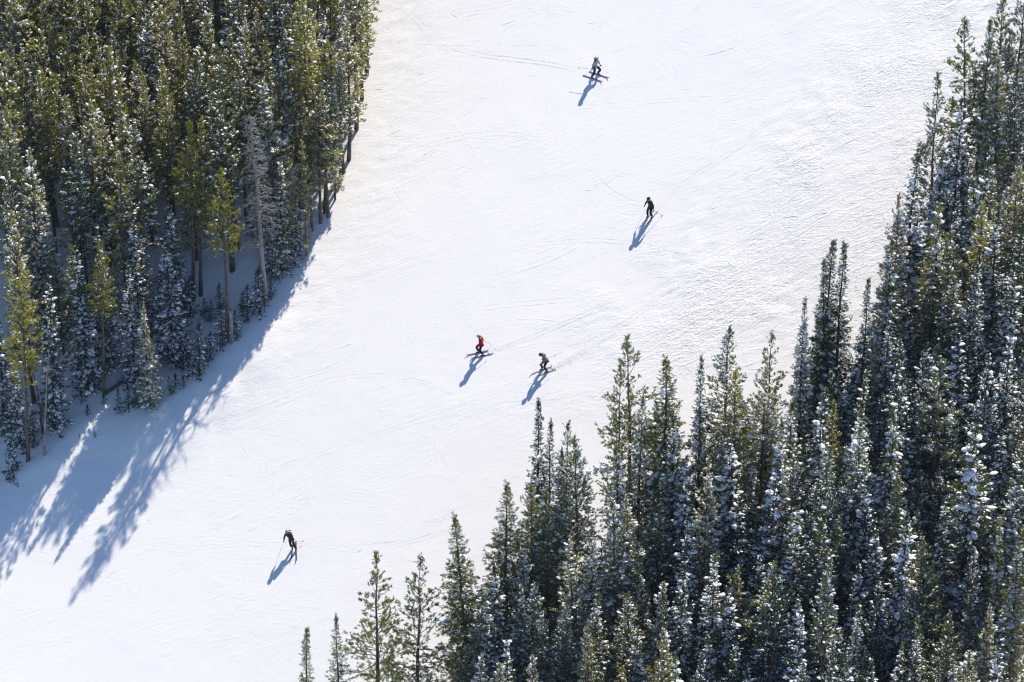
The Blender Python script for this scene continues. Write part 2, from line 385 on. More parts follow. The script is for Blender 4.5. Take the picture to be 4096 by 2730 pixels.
def make_tree(kind, seed, H, rmax, cb, snow, dens=1.0, sparse=0.0, lean=0.0, lump=1.0):
    """meshes (trunk, crown, snow) of one conifer standing at the origin"""
    r = np.random.default_rng(seed)
    tr = MB(); nz = 9
    zt = np.linspace(-0.5, H, nz); bend = np.cumsum(r.normal(0, 0.035, (nz, 2)), 0)*(H/14)
    bend[:, 0] += lean*np.clip(zt/H, 0, 1)**1.5
    bend -= bend[0]
    r0 = 0.0085*H+0.025
    rad = r0*np.clip(1-zt/H, 0, 1)**1.05+0.010; rad[0] *= 1.15
    tr.tube(np.column_stack([bend, zt]), rad, 8)
    def axis(z): return np.array([np.interp(z, zt, bend[:, 0]), np.interp(z, zt, bend[:, 1]), z])
    SP, SD, SL, ST = [], [], [], []  # shoots
    NP, NA, NS = [], [], []          # snow
    z = cb*H
    pine = kind == 'pine'
    step = (0.30 if pine else 0.40)
    while z < H-0.12:
        t = (z-cb*H)/(H*(1-cb))
        if pine:
            prof = rmax*((1-t)**0.78)*(0.60+0.40*min(1, t*3.2))+0.10
            nb = r.integers(3, 6)
        else:
            prof = rmax*((1-t)**0.98)*(0.80+0.20*min(1, t*6))+0.05
            nb = r.integers(7, 11)
        a0 = r.random()*6.283
        for b in range(nb):
            if r.random() < sparse+0.08: continue
            L = prof*r.uniform(0.55, 1.2)*(1.25 if r.random() < 0.07 else 1)
            az = a0+b*6.283/nb+r.normal(0, 0.3)
            el = (-0.05+0.85*t**1.5 if pine else -0.32+0.75*t**1.3)+r.normal(0, 0.13 if pine else 0.07)
            d = np.array([math.cos(az)*math.cos(el), math.sin(az)*math.cos(el), math.sin(el)])
            o0 = axis(z+r.uniform(-0.08, 0.08)*(1 if pine else 0.5)); ns = 4; s = np.linspace(0, 1, ns+1)
            curve = (0.22 if pine else 0.10)*L
            pts = o0+d*(s*L)[:, None]+np.array([0, 0, 1.0])*(curve*s**2.2-(0.10*L*np.sin(s*3.14) if not pine else 0))[:, None]
            if L > 0.35: tr.tube(pts[[0, 2, 4]], [0.012+0.016*L, 0.010+0.007*L, 0.005], 3, cap=False)
            # shoots along the branch
            m_ = max(3, int(L*(10.0 if pine else 9.5)*dens))
            ss = (0.30+0.72*r.random(m_)**0.8) if pine else (0.10+0.92*r.random(m_))
            if pine and L < 0.6: ss = 0.1+0.9*r.random(m_)
            bp = np.stack([np.interp(ss, s, pts[:, c]) for c in range(3)], 1)
            side = np.array([-math.sin(az), math.cos(az), 0])
            sw = r.normal(0, 1, m_)*(0.20 if pine else 0.17)*L*(1.15-ss*0.75)+r.normal(0, 0.05, m_)
            bp = bp+side*sw[:, None]*0.8+np.array([0, 0, 1.0])*(r.normal(0.02, 0.07 if pine else 0.03, m_))[:, None]
            sdv = unit(d*0.9+side*np.sign(sw)[:, None]*np.minimum(1, np.abs(sw)*3)[:, None]*0.8+np.array([0, 0, 0.55 if pine else 0.02])+r.normal(0, 0.22, (m_, 3)))
            ST.append(np.full(m_, t)); SP.append(bp); SD.append(sdv); SL.append(0.24*min(1.0, 0.35+0.7*L)*(0.7+0.6*r.random(m_)))
            # snow resting on the shoots
            pr = (0.80 if pine else 0.60)*snow*min(1.9, 0.15+r.gamma(1.3, 0.72))*(1.0-(0.35 if pine else 0.88)*max(0, t-0.6)*2.5)
            keep = r.random(m_) < pr
            if keep.any():
                NP.append(bp[keep]+sdv[keep]*(0.17 if pine else 0.10)+np.array([0, 0, 0.075 if pine else 0.05])); NA.append(sdv[keep]*0.6+d*0.9)
                NS.append(np.clip(r.lognormal(0, 0.42, keep.sum()), 0.5, 2.4))
        z += step*r.uniform(0.75, 1.25)*(1.0+0.15*(1-t))*(1.0 if pine else 1.0-0.45*t)
    # leader
    m_ = 10; zz = H-0.05-np.linspace(0, 0.8, m_)
    SP.append(np.array([axis(q) for q in zz])+r.normal(0, 0.02, (m_, 3))); SD.append(unit(np.array([0, 0, 1.0])+r.normal(0, 0.35, (m_, 3)))); SL.append(np.full(m_, 0.25)); ST.append(np.ones(m_))
    # dry twigs on the bare stem
    if pine and cb > 0.2:
        for _ in range(int(34*cb)):
            z = r.uniform(0.12*H, cb*H+0.6); az = r.random()*6.283; L = r.uniform(0.25, 1.0)*(0.4+z/H)
            d = np.array([math.cos(az), math.sin(az), r.normal(-0.1, 0.25)]); o0 = axis(z)
            tr.tube([o0, o0+d*L*0.5, o0+d*L+np.array([0, 0, r.normal(0, 0.1)])], [0.018, 0.012, 0.005], 3, cap=False)
    SP, SD, SL = np.concatenate(SP), np.concatenate(SD), np.concatenate(SL)
    v, f, fr = foliage(SP, SD, SL, 16 if pine else 15, 0.160 if pine else 0.130, 0.0235 if pine else 0.022, r, 0.85 if pine else 1.0, (0.30 if pine else 0.16)*snow*(1-(0.35 if pine else 0.8)*np.concatenate(ST)**2))
    crown = mesh_np('crown', v, [f], False); crown.materials.append(M['green']); crown.materials.append(M['snow']); crown.polygons.foreach_set('material_index', fr.astype(np.int32))
    snow_me = None
    if NP:
        NP, NA, NS = np.concatenate(NP), np.concatenate(NA), np.concatenate(NS)
        f_ = 1.0 if pine else 1.05
        v, q, t3 = lumps(NP, NA, (0.105 if pine else 0.130)*NS*lump, (0.062 if pine else 0.075)*NS*lump, (0.042 if pine else 0.050)*NS*lump, r)
        snow_me = mesh_np('snow', v, [q, t3], True); snow_me.materials.append(M['snow'])
    tm = tr.mesh('trunk'); tm.materials.append(M['bark'] if pine else M['barkdark'])
    return dict(kind=kind, H=H, trunk=tm, crown=crown, snow=snow_me)

def make_dead(seed, H, n, twig, lean=0.0):
    r = np.random.default_rng(seed); tr = MB(); zt = np.linspace(-0.4, H, 10)
    bend = np.cumsum(r.normal(0, 0.05, (10, 2)), 0)*(H/14); bend -= bend[0]; bend[:, 0] += lean*np.clip(zt/H, 0, 1)
    tr.tube(np.column_stack([bend, zt]), (0.010*H+0.03)*np.clip(1-zt/H, 0.02, 1)**0.8+0.012, 8)
    for _ in range(n):
        u = r.random()**0.8; z = H*(0.25+0.73*u); az = r.random()*6.283; L = twig*(1.15-u)*r.uniform(0.5, 1.2)+0.15
        o0 = np.array([np.interp(z, zt, bend[:, 0]), np.interp(z, zt, bend[:, 1]), z]); d = np.array([math.cos(az), math.sin(az), r.normal(-0.05, 0.3)])
        p1 = o0+d*L*0.5; p2 = o0+d*L+np.array([0, 0, -0.18*L])
        tr.tube([o0, p1, p2], [0.020+0.012*L, 0.020, 0.010], 3, cap=False)
        for _k in range(int(3*L)+1):
            s_ = r.uniform(0.3, 0.95); q0 = o0+(p2-o0)*s_; dd = unit(d+r.normal(0, 0.6, 3))*r.uniform(0.2, 0.55)
            tr.tube([q0, q0+dd*0.5, q0+dd], [0.015, 0.013, 0.008], 3, cap=False)
    tm = tr.mesh('trunk'); tm.materials.append(M['deadwood'])
    return tm

PROTO = {'pine': [], 'fir': []}
P_ = PROTO
# key: (kind, snowiness)
protos = {
 'pine_tall':  [make_tree('pine', 101, 16, 1.54, 0.36, 0.30), make_tree('pine', 102, 16, 1.41, 0.44, 0.22), make_tree('pine', 103, 16, 1.63, 0.30, 0.32, 1.0, 0.06), make_tree('pine', 104, 15, 1.45, 0.38, 0.42), make_tree('pine', 105, 16, 1.32, 0.34, 0.20), make_tree('pine', 106, 16, 1.50, 0.40, 0.12, 1.0, 0.1, 0.5), make_tree('pine', 107, 16, 1.45, 0.36, 0.26, 1.0, 0.12, -0.4)],
 'pine_bare':  [make_tree('pine', 111, 16, 1.50, 0.52, 0.05), make_tree('pine', 112, 16, 1.67, 0.44, 0.08, 1.0, 0.15)],
 'pine_full':  [make_tree('pine', 121, 16, 2.11, 0.10, 0.34, 1.1), make_tree('pine', 122, 16, 1.89, 0.08, 0.44, 1.1, 0.05, 0.35), make_tree('pine', 123, 15, 2.20, 0.10, 0.20, 1.1, 0.10), make_tree('pine', 124, 15, 1.80, 0.08, 0.52, 1.1, 0.04), make_tree('pine', 125, 16, 2.29, 0.13, 0.28, 1.0, 0.16, -0.3)],
 'pine_open':  [make_tree('pine', 131, 16, 2.3, 0.16, 0.05, 0.85, 0.40), make_tree('pine', 132, 16, 2.5, 0.20, 0.05, 0.85, 0.46, 0.4)],
 'fir':        [make_tree('fir', 201, 15, 1.68, 0.04, 0.50), make_tree('fir', 202, 15, 1.48, 0.03, 0.58, 1.0, 0.05), make_tree('fir', 203, 14, 1.84, 0.04, 0.50, 1.0, 0.14), make_tree('fir', 204, 15, 1.32, 0.05, 0.62), make_tree('fir', 205, 14, 1.64, 0.04, 0.66, 0.9, 0.18, 0.3), make_tree('fir', 206, 15, 1.52, 0.04, 0.42, 1.0, 0.10)],
 'fir_bare':   [make_tree('fir', 211, 15, 1.84, 0.05, 0.14), make_tree('fir', 212, 15, 1.60, 0.05, 0.10, 1.0, 0.1)],
 'fir_thin':   [make_tree('fir', 221, 15, 1.10, 0.06, 0.16, 1.3, 0.02), make_tree('fir', 222, 14, 1.25, 0.05, 0.36, 1.2)],
 'sapling':    [make_tree('fir', 231, 4.2, 1.0, 0.03, 0.36, 1.0, 0.05, 0, 0.8), make_tree('fir', 232, 3.6, 1.0, 0.03, 0.42, 1.0, 0.1, 0, 0.8), make_tree('fir', 233, 1.6, 0.5, 0.03, 0.2, 0.8, 0.2, 0, 0.5)],
}
placed = []          # (x, y)
tree_log = []
names = {'pine': 'pine_tree', 'fir': 'fir_tree', 'sapling': 'fir_sapling'}
used_labels = set()
def place_tree(style, pos, h, colour, label=None, width=1.0, proto=None, tilt=None, group=None, bark_m=None):
    pl = protos[style]; p = pl[random.randrange(len(pl)) if proto is None else proto % len(pl)]
    kind = 'sapling' if style == 'sapling' else p['kind']
    e = obj(names[kind], None); s = h/p['H']
    ws = s*width*random.uniform(0.92, 1.1)
    e.location = (pos[0], pos[1], float(hgrid(pos[0], pos[1]))-0.02); e.scale = (ws, ws, s)
    ta = tilt if tilt is not None else (random.gauss(0, 0.02), random.gauss(0, 0.02))
    e.rotation_euler = (ta[0], ta[1], random.uniform(0, 6.283)) if tilt is None else (ta[0], ta[1], 0)
    t = obj('trunk', p['trunk'], None, e)
    if bark_m: t.material_slots[0].link = 'OBJECT'; t.material_slots[0].material = bark_m
    c = obj('crown', p['crown'], None, e); c.material_slots[0].link = 'OBJECT'; c.material_slots[0].material = M[colour]
    if p['snow']: obj('snow', p['snow'], None, c)['kind'] = 'stuff'
    placed.append((pos[0], pos[1]))
    tip = project((pos[0], pos[1], e.location.z+h))
    side = 'left' if tip[0] < 1700 and pos[0] < 0 and polydist(pos[0], pos[1], EDGE) < 3 else 'right'
    tree_log.append((e, kind, style, colour, tip, side, label, h))
    return e
def by_tip(px, py, h): return ground_hit(px, py, h)
def by_base(px, py): return ground_hit(px, py, 0.0)
def h_from(bx, by, ty):
    """height of a tree standing at base pixel whose tip is at image row ty"""
    p = by_base(bx, by); lo, hi = 0.2, 30
    for _ in range(40):
        mid = (lo+hi)/2
        if project((p[0], p[1], p[2]+mid))[1] > ty: lo = mid
        else: hi = mid
    return p, lo

# --- the wood on the left: trees one can pick out, by where they stand and how tall they are
LB = [  # style, base x, base y, tip y, colour, width, label
 ('pine_bare', 112, 1843, 1090, 'olive', 0.8, 'tall pine with long bare trunk, foremost at the left edge of the photo'),
 ('pine_bare', 417, 1584, 974, 'olive', 0.85, 'yellow-green pine with clean straight trunk between the dark snowy firs'),
 ('pine_bare', 912, 1366, 670, 'olive', 0.9, 'yellow-green pine with saplings round its foot beside the broken stump'),
 ('pine_bare', 775, 1198, 484, 'olive', 0.9, 'tall bare-stemmed pine, left of a pair in the wood left of the grey dead tree'),
 ('pine_tall', 803, 1180, 463, 'olive', 0.9, 'tall bare-stemmed pine, right of a pair in the wood left of the grey dead tree'),
 ('pine_tall', 929, 1082, 384, 'green', 1.1, 'snow-dusted pine just left of the grey dead tree'),
 ('pine_tall', 330, 1530, 967, 'green', 1.0, None),
 ('fir', 224, 1714, 1096, 'dark', 1.0, 'tall dark fir, foremost behind the two thin bare trunks'),
 ('fir', 354, 1566, 1000, 'dark', 1.05, 'broad dark fir with snow-laden skirt left of the straight yellow-green pine'),
 ('fir', 540, 1545, 1060, 'dark', 0.95, None),
 ('fir', 600, 1629, 1223, 'olive', 0.95, 'slim fir with sunlit yellow tip standing out on the bank'),
 ('fir', 691, 1447, 960, 'dark', 1.3, 'big dense dark fir behind the small firs on the bank'),
 ('fir', 430, 1480, 890, 'dark', 1.0, None),
 ('fir', 80, 1790, 1400, 'dark', 1.1, None), ('fir', 20, 1740, 1250, 'dark', 1.0, None),
 ('fir', 1125, 1085, 657, 'green', 1.2, 'snowy fir just right of the grey dead tree'),
 ('pine_tall', 1180, 930, 412, 'olive', 1.0, None), ('pine_full', 1200, 1020, 563, 'olive', 0.8, 'olive pine at the wood edge behind the yellow marker'),
 ('fir', 1180, 1062, 800, 'dark', 1.2, None), ('fir', 1090, 1110, 820, 'dark', 1.1, None), ('fir', 1150, 1075, 880, 'dark', 1.2, None),
 ('pine_tall', 1314, 867, 366, 'olive', 1.1, None), ('pine_tall', 1282, 890, 392, 'olive', 1.0, None), ('pine_tall', 1298, 850, 340, 'green', 1.0, None),
 ('pine_tall', 1250, 920, 500, 'olive', 1.0, None), ('pine_full', 1340, 800, 330, 'olive', 0.7, None), ('pine_tall', 1375, 690, 150, 'olive', 1.1, None),
 ('pine_tall', 1395, 640, 60, 'olive', 1.1, None), ('pine_tall', 1360, 740, 250, 'green', 1.0, None), ('pine_tall', 1425, 520, -60, 'olive', 1.1, None),
 ('pine_tall', 1448, 400, -180, 'olive', 1.1, None), ('pine_tall', 1430, 460, -80, 'green', 1.1, None), ('pine_tall', 1465, 300, -300, 'olive', 1.1, None),
 ('fir', 700, 1290, 830, 'dark', 1.0, None), ('fir', 560, 1380, 850, 'dark', 1.0, None),
]
for st, bx, by, ty, cl, wd, lb in LB:
    p, h = h_from(bx, by, ty); place_tree(st, p, h, cl, lb, wd)
# small firs on the bank
SB = [(53, 1913, 1770, 'small fir alone in front of the leftmost tall bare-trunked pine'), (140, 1775, 1650, 'small dark fir beside the trunk of the leftmost tall pine'),
 (515, 1636, 1538, 'bushy snowy little fir, right one of the low clump on the bank'), (478, 1650, 1556, 'bushy snowy little fir, left one of the low clump on the bank'),
 (540, 1628, 1550, 'little fir at the back of the low clump on the bank'),
 (417, 1616, 1578, 'tiny fir at the foot of the straight yellow-green pine'), (351, 1665, 1622, 'tiny lone fir on the snow bank below the fallen log'),
 (380, 1750, 1729, 'tuft of a buried sapling poking from the open shaded snow'), (318, 1750, 1738, 'smallest green tuft left of the buried sapling on the shaded snow'),
 (683, 1573, 1506, 'little sapling, left of three right of the yellow-tipped fir'), (703, 1545, 1498, 'little sapling, middle of three right of the yellow-tipped fir'),
 (733, 1548, 1506, 'little sapling, right of three right of the yellow-tipped fir'),
 (796, 1503, 1289, 'snowy young fir standing foremost on the bank below the wood'), (750, 1470, 1328, 'young fir left behind the foremost one on the bank'),
 (842, 1433, 1331, 'young fir right behind the foremost one on the bank'), (817, 1262, 1193, 'thin sapling in the shaded clearing, the left of two'),
 (846, 1279, 1203, 'thin sapling in the shaded clearing, the right of two'), (992, 1279, 1145, 'young fir between broken stump and grey dead tree'),
 (1038, 1250, 1075, 'slim young fir at the foot of the grey dead tree, left side'), (1085, 1190, 1100, 'slim young fir at the foot of the grey dead tree, right side'),
 (890, 1380, 1210, 'young fir left of the broken stump'), (946, 1352, 1235, 'young fir right of the broken stump'), (761, 1250, 1110, 'young fir in front of the paired bare trunks in the clearing'),
 (326, 1613, 1566, 'small snowy fir below the broad dark fir'), (973, 1240, 1170, 'small fir behind the broken stump'), (885, 1240, 1130, 'young fir in the clearing behind the saplings')]
for bx, by, ty, lb in SB:
    p, h = h_from(bx, by, ty); place_tree('sapling', p, h, 'dark', lb, random.uniform(0.72, 0.92) if h > 1.2 else 1.0, proto=(2 if h < 1.3 else random.randrange(2)), group='small firs along the bank')
# tips one can pick out deeper in the wood
place_tree('pine_full', by_tip(672, 25, 14), 14, 'rust', 'orange-tinged pine by the top edge in the middle of the left wood', 0.8)
LT = [(99, 394), (38, 427), (255, 305), (275, 529), (380, 484), (474, 637), (530, 489), (645, 356), (15, 514), (61, 698), (117, 591), (337, 405), (413, 346), (490, 417),
      (150, 130), (560, 60),  (320, 130), (450, 180), (760, 200), (880, 120), (1000, 90), (1100, 200), (1180, 120), (1260, 40), (960, 250), (1090, 330)]
for k, (tx, ty) in enumerate(LT):
    h = random.uniform(13, 16); place_tree('pine_tall' if k % 5 else 'pine_full', by_tip(tx, ty, h), h, 'olive' if k % 3 else 'rust' if k == 12 else 'green')
for tx, ty, h in [(326, 810, 9), (663, 790, 8), (224, 1000, 9), (560, 900, 9), (60, 1000, 10), (150, 900, 10)]:
    place_tree('pine_full' if tx in (326, 224) else 'fir', by_tip(tx, ty, h), h, 'green')

# --- the wood on the right: the tips along its edge
RT = [  # style, tip x, tip y, height, colour, width, label
 ('fir_thin', 1188, 2530, 15, 'green', 1.0, 'narrow dark fir top, leftmost at the bottom edge of the photo'),
 ('fir_bare', 1345, 2470, 15, 'green', 0.85, 'dark fir top, second from left at the bottom edge'),
 ('pine_open', 1492, 2208, 16, 'green', 1.0, 'open-branched pine with visible trunk, left of the pair at the bottom'),
 ('pine_open', 1655, 2236, 16, 'green', 1.15, 'open-branched pine with visible trunk, right of the pair at the bottom'),
 ('pine_open', 1560, 2600, 13, 'green', 0.9, 'lower pine filling in beneath the open-branched pair'),
 ('fir_bare', 1881, 2055, 16, 'green', 1.15, 'spruce-shaped tree right of the open-branched pine pair'),
 ('fir_bare', 2015, 1940, 16, 'green', 1.2, 'broad pointed dark conifer left of the thin-topped fir'),
 ('fir_thin', 2145, 1598, 17, 'dark', 0.9, 'tall thin-topped fir nearest below the grey-jacketed skier'),
 ('fir_bare', 2190, 1651, 16, 'dark', 0.8, 'slim dark fir right beside the tall thin-topped fir'),
 ('pine_tall', 2264, 1693, 16, 'green', 0.8, 'slender pine carrying the tiny red tag'),
 ('pine_full', 2306, 1738, 16, 'green', 0.95, 'bushy olive pine right of the tree with the red tag'),
 ('fir', 2236, 1783, 14, 'dark', 0.9, None), ('pine_full', 2135, 1938, 14, 'olive', 1.0, None), ('pine_full', 2200, 1990, 14, 'green', 0.9, None),
 ('fir', 2370, 2080, 13, 'green', 0.8, None),
 ('pine_open', 2542, 1334, 18, 'green', 1.0, 'tallest pine standing up left of centre in the right wood'),
 ('pine_open', 2478, 1455, 15, 'green', 0.75, 'thin-crowned pine leaning against the tall pine on its left'),
 ('pine_full', 2560, 1560, 15, 'green', 0.9, None),
 ('fir_bare', 2680, 1413, 17, 'green', 1.15, 'pointed spruce-like tree right of the tall pine'),
 ('fir', 2489, 1811, 13, 'green', 1.1, None), ('pine_full', 2531, 1985, 13, 'olive', 1.15, 'wide olive pine with snow flecks below the tall pine'),
 ('fir_thin', 2808, 1438, 16, 'dark', 0.75, 'thin dark fir with wispy top between two broad pines'),
 ('pine_full', 2917, 1315, 17, 'green', 1.05, 'broad-topped pine left of the greyish pine'),
 ('pine_full', 2951, 1486, 15, 'olive', 0.95, None), ('pine_open', 3086, 1331, 16, 'grey', 0.9, 'greyish-green pine with feathery crown against the snow'),
 ('pine_full', 3063, 1480, 15, 'olive', 0.9, None), ('pine_full', 2825, 1837, 15, 'olive', 0.85, 'brightest yellow-green narrow pine in the right wood'),
 ('fir', 3161, 1598, 14, 'green', 1.0, None), ('fir', 3220, 1182, 15, 'green', 0.8, 'fir left of the two needle-thin spires at the wood edge'),
 ('fir_thin', 3294, 980, 17, 'dark', 1.1, 'left one of two needle-thin fir spires at the wood edge'), ('fir_thin', 3318, 1030, 16, 'green', 0.9, None),
 ('fir_thin', 3372, 980, 17, 'dark', 1.0, 'right one of two needle-thin fir spires at the wood edge'), ('fir_thin', 3467, 1125, 15, 'dark', 0.95, 'shorter thin fir right of the two needle-thin spires'),
 ('fir', 3546, 955, 15, 'green', 0.9, None), ('pine_full', 3603, 773, 16, 'rust', 0.8, 'brownish-topped pine against the wide snowy fir'),
 ('fir', 3660, 623, 17, 'dark', 1.2, 'wide-branched snowy fir standing free at the upper right wood edge'),
 ('pine_tall', 3769, 298, 17, 'green', 0.9, 'tall pine rising alone highest left of the upper right wood'), ('fir', 3848, 381, 16, 'dark', 0.9, None),
 ('pine_tall', 3904, 108, 17, 'green', 1.0, None), ('pine_tall', 3953, 104, 17, 'green', 0.9, None), ('pine_full', 4036, -20, 17, 'green', 0.9, None), ('pine_full', 4085, -90, 17, 'green', 0.9, None),
 ('pine_full', 3986, 224, 15, 'olive', 0.9, None), ('fir', 3763, 817, 15, 'olive', 0.9, None), ('pine_full', 3822, 937, 14, 'green', 1.0, None), ('pine_full', 3932, 794, 14, 'olive', 0.9, None),
 ('pine_full', 3789, 1115, 13, 'green', 1.1, None), ('fir', 4069, 1029, 14, 'dark', 1.0, None), ('pine_full', 4080, 687, 14, 'olive', 1.0, None),
 ('pine_full', 3751, 1430, 15, 'grey', 1.15, 'large snow-dusted pine right of centre in the right wood'), ('fir', 3605, 1486, 15, 'dark', 1.1, None),
 ('fir', 2951, 1783, 14, 'dark', 1.1, None), ('fir', 3060, 1856, 14, 'dark', 1.1, None), ('fir', 3128, 1665, 15, 'green', 1.0, None), ('pine_full', 3442, 1688, 15, 'grey', 1.2, None),
 ('fir', 3903, 1698, 16, 'green', 1.2, 'big snow-laden fir with yellow-green spire at right'), ('fir', 4030, 2078, 13, 'olive', 0.9, None), ('fir', 4083, 2137, 13, 'olive', 0.9, None),
 ('pine_full', 3961, 2415, 12, 'olive', 0.9, None), ('pine_full', 3795, 2440, 12, 'green', 1.0, None), ('pine_open', 3747, 2235, 11, 'olive', 0.7, None),
 ('fir', 3620, 2050, 15, 'dark', 1.2, None), ('fir', 3669, 2508, 12, 'green', 1.0, None), ('fir', 3327, 2235, 13, 'green', 1.0, None), ('pine_full', 3103, 2254, 13, 'olive', 1.0, None),
 ('fir', 3180, 2390, 12, 'green', 1.0, None), ('fir', 3425, 2410, 12, 'green', 1.0, None), ('fir', 2746, 2050, 13, 'dark', 1.0, None), ('pine_full', 2515, 2374, 12, 'green', 1.1, None),
 ('pine_full', 2670, 2510, 12, 'olive', 1.0, None), ('fir', 2830, 2547, 10, 'green', 1.1, None), ('fir', 2966, 2350, 12, 'dark', 1.1, None),
 ('pine_full', 2146, 2338, 12, 'grey', 0.9, None), ('pine_full', 2076, 2333, 12, 'green', 0.8, None), ('fir', 2382, 2361, 12, 'green', 1.1, None), ('pine_full', 2275, 2428, 12, 'green', 0.9, None),
 ('pine_full', 2368, 2495, 12, 'olive', 0.8, None), ('pine_full', 2129, 2602, 11, 'green', 1.0, None), ('pine_full', 2634, 2316, 12, 'green', 0.9, None), ('pine_full', 2497, 2664, 11, 'olive', 0.8, None),
 ('fir', 1960, 2420, 12, 'dark', 1.0, None), ('pine_full', 1900, 2330, 13, 'green', 1.0, None), ('fir', 2000, 2250, 13, 'dark', 1.0, None), ('fir', 2040, 2560, 12, 'dark', 1.1, None),
]
for st, tx, ty, h, cl, wd, lb in RT:
    place_tree(st, by_tip(tx, ty, h), h, cl, lb, wd)

# --- fill both woods
def far_enough(p, dmin):
    q = np.array(placed); return (np.hypot(q[:, 0]-p[0], q[:, 1]-p[1]) > dmin).all()
dead_spot = by_base(1063, 1208)[:2]
n_fill = 0
for _ in range(5200):
    px, py = random.uniform(-120, 1500), random.uniform(-60, 1900); p = by_base(px, py)
    d = float(polydist(p[0], p[1], EDGE))
    if d > -0.7: continue
    deep = min(1.0, -d/9.0)
    if 600 < px < 1010 and py > 1080: continue                      # the shaded clearing
    if py > 1560 and d > -2.5: continue
    if math.hypot(p[0]-dead_spot[0], p[1]-dead_spot[1]) < 2.2: continue
    fr_ = py > 1000+0.25*px
    if not far_enough(p, (2.5 if fr_ else 1.25)+0.35*random.random()): continue
    front = fr_ and random.random() < 0.6
    if front: st = random.choice(['fir', 'fir', 'fir', 'pine_tall']); h = random.uniform(7, 13); cl = 'dark' if random.random() < 0.7 else 'green'
    else:
        st = 'pine_tall' if random.random() < 0.86 else random.choice(['fir', 'pine_full']); h = random.gauss(14.3, 1.3) if st == 'pine_tall' else random.uniform(8, 12)
        cl = random.choice(['olive', 'olive', 'olive', 'green', 'olive']) if st != 'fir' else 'dark'
    if n_fill > 265: break
    place_tree(st, p, h, cl, None, random.uniform(0.85, 1.1)); n_fill += 1
TIPL = [(1900, 2330), (2015, 2150), (2130, 1990), (2304, 1900), (2330, 2200), (2450, 2200), (2480, 1800), (2600, 1560), (2808, 1640), (2917, 1500), (3130, 1500), (3220, 1480), (3300, 1420), (3467, 1450),
        (3546, 1150), (3660, 880), (3769, 560), (3860, 480), (3950, 300), (4036, 150), (4300, -100)]
n_fill2 = 0
for _ in range(5200):
    px, py = random.uniform(1900, 4230), random.uniform(100, 2980)
    ty = np.interp(px, [q[0] for q in TIPL], [q[1] for q in TIPL])
    if py < ty+20: continue
    if 3830 < px < 3960 and 1050 < py < 2250 and random.random() < 0.75: continue        # the strip of bare snow between the trees
    h = random.uniform(8, 15); p = by_tip(px, py, h)
    if not far_enough(p, 1.35+0.5*random.random()): continue
    if n_fill2 > 175: break
    st = random.choice(['fir', 'fir', 'fir', 'pine_full', 'pine_full', 'pine_tall']); cl = random.choice(['dark', 'green', 'green', 'dark', 'olive', 'grey']) if st != 'fir' else random.choice(['dark', 'dark', 'green'])
    place_tree(st, p, h, cl, None, random.uniform(0.9, 1.15)); n_fill2 += 1
print('fill', n_fill, n_fill2)

# --- woods going on outside the photograph (they shade its edges)
def woods_beyond():
    V, F4 = [], []; n0 = 0; r = np.random.default_rng(77)
    src = make_tree('fir', 301, 14, 1.5, 0.15, 0.0, 0.35)
    me = src['crown']; vv = np.zeros(len(me.vertices)*3, np.float32); me.vertices.foreach_get('co', vv); vv = vv.reshape(-1, 3)
    keep = np.repeat(r.random(len(vv)//4) < 0.45, 4); vv = vv[keep]; k = len(vv)//4
    cen = vv.reshape(-1, 4, 3).mean(1, keepdims=True); vv = (cen+(vv.reshape(-1, 4, 3)-cen)*2.0).reshape(-1, 3)
    spots = []
    for _ in range(4000):
        if len(spots) > 120: break
        z = r.random()
        if z < 0.5: px, py = r.uniform(-500, 1500), r.uniform(-900, -90)
        elif z < 0.62: px, py = r.uniform(-700, -160), r.uniform(-100, 1900)
        else: px, py = r.uniform(4350, 5200), r.uniform(-300, 3000)
        p = on_plane(px, py)
        if px < 2000 and polydist(p[0], p[1], EDGE) > -1: continue
        if any((p[0]-q[0])**2+(p[1]-q[1])**2 < 4.5 for q in spots): continue
        spots.append(p)
    for p in spots:
        a = r.random()*6.28; s = r.uniform(0.8, 1.15); c_, s_ = math.cos(a), math.sin(a)
        x = vv[:, 0]*c_-vv[:, 1]*s_; y = vv[:, 0]*s_+vv[:, 1]*c_
        V.append(np.column_stack([x*s+p[0], y*s+p[1], vv[:, 2]*s+float(hgrid(p[0], p[1]))])); F4.append((np.arange(k)*4)[:, None]+np.arange(4)+n0); n0 += len(vv)
    o = obj('woods_beyond', mesh_np('woods_beyond', np.concatenate(V), [np.concatenate(F4)], False), M['green']); o['kind'] = 'stuff'
    o['label'] = 'conifer woods going on beyond the picture'
woods_beyond()

